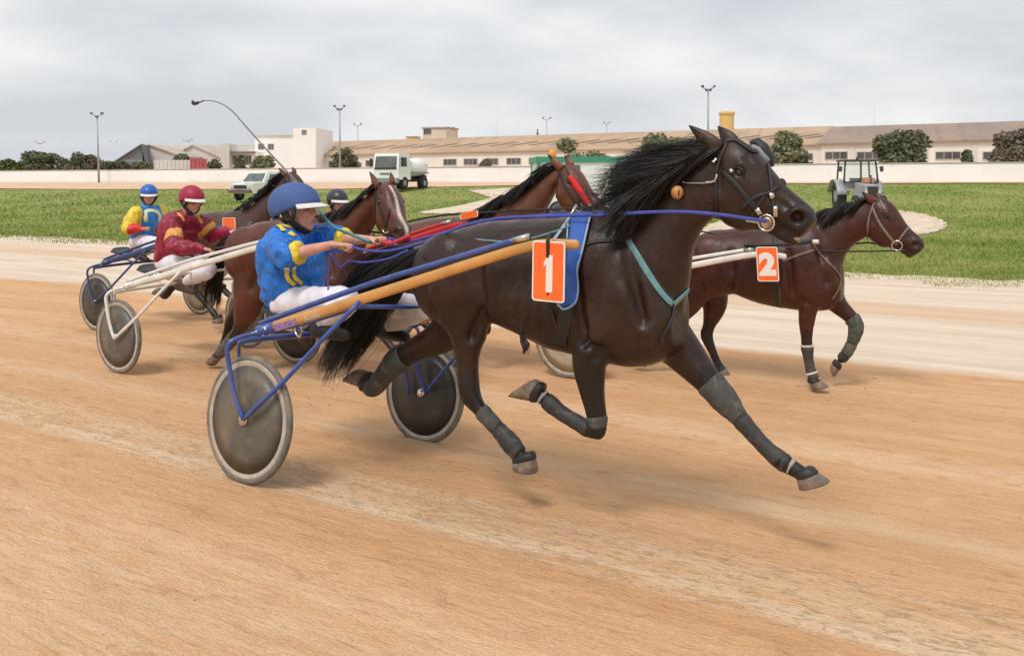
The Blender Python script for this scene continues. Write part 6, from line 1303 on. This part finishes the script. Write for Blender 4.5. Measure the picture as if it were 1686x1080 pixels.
# ------------------------------------------------------------------ vehicles on the infield
CARW = mat('car_white', (.88, .88, .86), .3, coat=.5, var=.05, vscale=2); GLS = mat('car_glass', (.10, .14, .13), .1, coat=.5, var=.4, vscale=2); BLKP = mat('black_plastic', (.03, .03, .03), .5); TRKB = mat('bumper_greygreen', (.22, .28, .25), .5); TANKW = mat('tank_white', (.88, .88, .86), .3)
LMP = mat('headlamp', (.6, .6, .58), .15, coat=.6); AMB = mat('amber_lens', (.85, .32, .02), .3); GRNP = mat('green_paint', (.05, .30, .19), .4, var=.1, vscale=3); TYR = mat('truck_tyre', (.035, .033, .032), .85); HUBM = mat('wheel_hub', (.35, .35, .34), .5)
class Veh:
    """vehicle frame: x right of the vehicle, y towards its front, z up; yaw 0 faces the camera"""
    def __init__(s, name, label, cat, px, Z, yaw, z=None, k=1.0):
        s.k = k
        p = atZ(px, HY, Z); s.o = np.array([p[0], p[1], float(zt(p[0], p[1])) if z is None else z]); a = math.radians(yaw)
        s.X = np.array([math.cos(a), math.sin(a), 0]); s.Y = np.array([math.sin(a), -math.cos(a), 0]); s.root = thing(name, label, cat, s.o)
    def p(s, x, y, z): return s.o + (s.X * x + s.Y * y + np.array([0, 0, z])) * s.k
    def poly(s, name, yz, x0, x1, mt, parent=None, x0t=None, x1t=None, zt_=None):
        """side outline extruded across; upper points may be narrower (tumblehome)"""
        n = len(yz); ztop = zt_ or max(q[1] for q in yz); zb = min(q[1] for q in yz)
        f_ = lambda a, b, z: a if b is None else a + (b - a) * max(0, (z - zb) / (ztop - zb))
        v = [s.p(f_(x0, x0t, z), y, z) for y, z in yz] + [s.p(f_(x1, x1t, z), y, z) for y, z in yz]
        f = [tuple(range(n)), tuple(range(n, 2 * n))[::-1]] + [(i, n + i, n + (i + 1) % n, (i + 1) % n) for i in range(n)]
        return mk(name, M().add(v, f), mt, parent or s.root, smooth=False)
    def bx(s, name, c, sz, mt, parent=None): return mk(name, M().add(*box(s.p(*c), np.array(sz) * s.k, s.X, s.Y)), mt, parent or s.root, smooth=False)
    def wheel(s, x, y, r, w):
        c_ = s.p(x, y, r); r, w = r * s.k, w * s.k
        wd = mk('wheel', M().add(*lathe(c_, s.X, [(-w / 2, r * .7), (-w / 2, r * .93), (-w * .35, r), (w * .35, r), (w / 2, r * .93), (w / 2, r * .7)], 28)), TYR, s.root)
        mk('rim', M().add(*lathe(c_, s.X, [(-w / 2 - .01, r * .3), (-w / 2 + .02, r * .66), (w / 2 - .02, r * .66), (w / 2 + .01, r * .3)], 20)), HUBM, wd)
# white off-road car at the left
v = Veh('parked_car', 'small boxy white off road car standing on the grass at the left', 'car', 433, 60, -24, k=1.17)
v.poly('body', [(1.9, .55), (1.95, .95), (.95, 1.08), (-1.85, 1.08), (-1.9, .5), (1.8, .42)], -.83, .83, CARW); v.poly('cabin', [(.92, 1.083), (.45, 1.62), (-1.75, 1.66), (-1.82, 1.083)], -.80, .80, CARW, x0t=-.68, x1t=.68)
mk('windscreen', M().add(*prism([v.p(-.70, .90, 1.13), v.p(.70, .90, 1.13), v.p(.60, .50, 1.58), v.p(-.60, .50, 1.58)], v.Y * .03 + np.array([0, 0, .02]))), GLS, v.root, smooth=False)
for s in (-1, 1):
    for y0, y1 in ((.35, -.55), (-.65, -1.6)): mk('side_window', M().add(*prism([v.p(s * .795, y0 + .12, 1.14), v.p(s * .795, y1, 1.14), v.p(s * .70, y1, 1.55), v.p(s * .70, y0 - .12, 1.55)], v.X * s * .02)), GLS, v.root, smooth=False)
    v.bx('headlamp', (s * .62, 1.93, .82), (.24, .08, .18), LMP); v.wheel(s * .74, 1.2, .35, .22); v.wheel(s * .74, -1.2, .35, .22); v.bx('mirror', (s * .92, .6, 1.15), (.14, .06, .12), BLKP)
v.bx('grille', (0, 1.93, .80), (.9, .06, .2), BLKP); v.bx('bumper', (0, 1.97, .55), (1.6, .14, .18), mat('bumper_brown', (.16, .10, .08), .6)); v.bx('roof_rail', (0, -.6, 1.68), (1.1, 1.6, .03), CARW)
# white tank truck
v = Veh('tank_truck', 'white tank truck facing the camera on the grass near the white wall', 'truck', 668, 68, -24)
v.poly('cab', [(2.9, .75), (2.95, 1.5), (2.75, 2.75), (1.2, 2.8), (1.15, .75)], -1.15, 1.15, CARW, x0t=-1.08, x1t=1.08)
mk('windscreen', M().add(*prism([v.p(-.95, 2.93, 1.68), v.p(.95, 2.93, 1.68), v.p(.92, 2.80, 2.52), v.p(-.92, 2.80, 2.52)], v.Y * .03)), mat('truck_glass', (.12, .13, .13), .15, var=.3, vscale=1.5), v.root, smooth=False)
v.bx('wiper_panel', (0, 2.97, 1.60), (1.95, .06, .12), BLKP); v.bx('grille', (-.1, 2.98, 1.22), (.8, .05, .07), BLKP); v.bx('bumper', (0, 3.0, .68), (2.3, .3, .38), TRKB); v.bx('step', (0, 2.9, .40), (1.9, .2, .2), BLKP)
mk('badge', M().add(*lathe(v.p(.45, 2.975, 1.15), v.Y, [(0, .10), (.03, .09)], 14)), HUBM, v.root)
for s in (-1, 1):
    v.bx('headlamp', (s * .9, 3.16, .70), (.3, .04, .16), LMP); v.bx('mirror', (s * 1.42, 2.75, 2.05), (.2, .12, .62), BLKP); v.bx('mirror_arm', (s * 1.25, 2.75, 2.3), (.3, .04, .04), BLKP); v.wheel(s * 1.0, 2.0, .5, .3); v.wheel(s * 1.0, -.9, .5, .45)
    mk('side_window', M().add(*prism([v.p(s * 1.118, 2.55, 1.75), v.p(s * 1.118, 1.7, 1.75), v.p(s * 1.09, 1.7, 2.45), v.p(s * 1.09, 2.5, 2.45)], v.X * s * .02)), GLS, v.root, smooth=False)
v.bx('chassis', (0, .2, .75), (.9, 4.4, .3), BLKP)
C_ = [v.p(0, y, 1.72) for y in (1.0, .9, -1.5, -1.7)]; mk('tank', M().add(*rings(C_, [v.X * r for r in (.95, 1.15, 1.15, .95)], [np.array([0, 0, r]) for r in (.6, .74, .74, .6)], 26, True, 2.6)), TANKW, v.root)
v.bx('tank_rail', (0, -.3, 1.30), (2.36, 2.7, .10), mat('rail_grey', (.25, .28, .30), .5)); v.bx('hatch', (0, -.3, 2.5), (.5, .5, .12), HUBM); v.bx('pump_gear', (0, -1.4, .98), (1.9, .5, .3), BLKP)
# tractor with open cab, seen from the front
v = Veh('tractor', 'old grey farm tractor with a glazed cab standing on the grass at the right', 'tractor', 1413, 42, -5, k=.86)
POST = mat('cab_frame', (.05, .06, .06), .5); TG = mat('tractor_grey', (.38, .39, .40), .55, var=.3, vscale=4)
for s in (-1, 1):
    mk('cab_post', M().add(*tube([v.p(s * .92, .5, 1.55), v.p(s * .88, .45, 2.2), v.p(s * .82, .4, 2.78)], .045, 8)), POST, v.root); mk('cab_post', M().add(*tube([v.p(s * .92, -.9, 1.5), v.p(s * .84, -.85, 2.78)], .045, 8)), POST, v.root)
    v.wheel(s * .88, -.6, .82, .42); v.wheel(s * .72, 1.9, .45, .25); mk('mudguard', M().add(*rings([v.p(s * .95, -.6 + 1.0 * math.cos(a), .82 + .95 * math.sin(a)) for a in np.linspace(.1, 2.9, 12)], [v.X * .28] * 12, [(v.Y * math.cos(a) + np.array([0, 0, 1]) * math.sin(a)) * .03 for a in np.linspace(.1, 2.9, 12)], 8)), TG, v.root)
    v.bx('headlamp', (s * .3, 2.5, 1.1), (.2, .08, .18), LMP); mk('mirror', M().add(*box(v.p(s * 1.12, .5, 2.35), (.16, .04, .26), v.X, v.Y)), POST, v.root, smooth=False); v.bx('mirror_arm', (s * 1.0, .5, 2.4), (.2, .03, .03), POST)
v.bx('cab_roof', (0, -.2, 2.83), (1.85, 1.6, .10), POST); v.bx('cab_sill', (0, .52, 1.60), (1.85, .08, .10), POST); v.bx('centre_post', (0, .48, 2.18), (.09, .06, 1.15), POST)
GL2 = mat('clear_glass', (.85, .9, .9), .03, trans=.95)
for s in (-1, 1): mk('window_pane', M().add(*prism([v.p(s * .06, .47, 1.66), v.p(s * .86, .47, 1.66), v.p(s * .78, .42, 2.76), v.p(s * .06, .42, 2.76)], v.Y * .012)), GL2, v.root, smooth=False)
v.poly('bonnet', [(2.5, .75), (2.5, 1.42), (.56, 1.58), (.56, .7)], -.38, .38, TG); v.bx('grille', (0, 2.53, 1.1), (.55, .05, .55), BLKP); v.bx('front_axle', (0, 1.9, .45), (1.3, .14, .14), POST); v.bx('cab_floor', (0, -.2, 1.2), (1.5, 1.4, .12), TG); v.bx('cab_side', (-.6, .3, 1.35), (.6, .1, .42), TG); v.bx('cab_side', (.6, .3, 1.35), (.6, .1, .42), TG)
v.bx('seat', (0, -.6, 1.6), (.5, .45, .5), BLKP); v.bx('tool_box', (.25, .9, 1.72), (.55, .45, .28), mat('tool_box_orange', (.52, .27, .15), .6)); mk('exhaust', M().add(*tube([v.p(.25, 1.4, 1.4), v.p(.25, 1.4, 2.0)], .04, 8)), POST, v.root); mk('beacon', M().add(*tube([v.p(0, -.2, 2.88), v.p(0, -.2, 3.05)], .06, 10)), mat('dull_red', (.2, .05, .04), .5), v.root)
# white and green service lorry behind the leading horse, side on
v = Veh('service_lorry', 'white service lorry with a green top edge and orange beacon behind the horses', 'lorry', 962, 38, 90 + 6)
# here +y of the vehicle points right in the picture after yaw; its flank faces the camera
v.poly('body', [(2.2, .6), (2.2, 2.55), (-2.2, 2.55), (-2.2, .6)], -1.0, 1.0, CARW); v.poly('roof_edge', [(2.28, 2.553), (2.28, 2.78), (-2.28, 2.78), (-2.28, 2.553)], -1.08, 1.08, GRNP)
for s in (-1, 1):
    v.bx('corner_strip', (s * 1.02, 2.16, 1.6), (.05, .16, 1.85), GRNP); v.bx('corner_strip', (s * 1.02, -2.16, 1.6), (.05, .16, 1.85), GRNP)
    v.bx('side_window', (s * 1.015, 1.35, 2.0), (.04, .8, .55), GLS); v.bx('side_door', (s * 1.015, -.75, 1.75), (.04, .75, 1.35), mat('door_brown', (.17, .13, .11), .5, var=.2, vscale=3)); v.bx('side_window', (s * 1.015, -1.7, 2.0), (.04, .5, .55), GLS); v.wheel(s * .9, 1.4, .45, .3); v.wheel(s * .9, -1.3, .45, .3)
v.bx('bumper', (0, 2.25, .7), (2.0, .12, .25), TRKB); mk('beacon', M().add(*lathe(v.p(-.2, -1.45, 2.78), (0, 0, 1), [(0, .16), (.05, .17), (.26, .15), (.33, .08)], 14)), AMB, v.root)
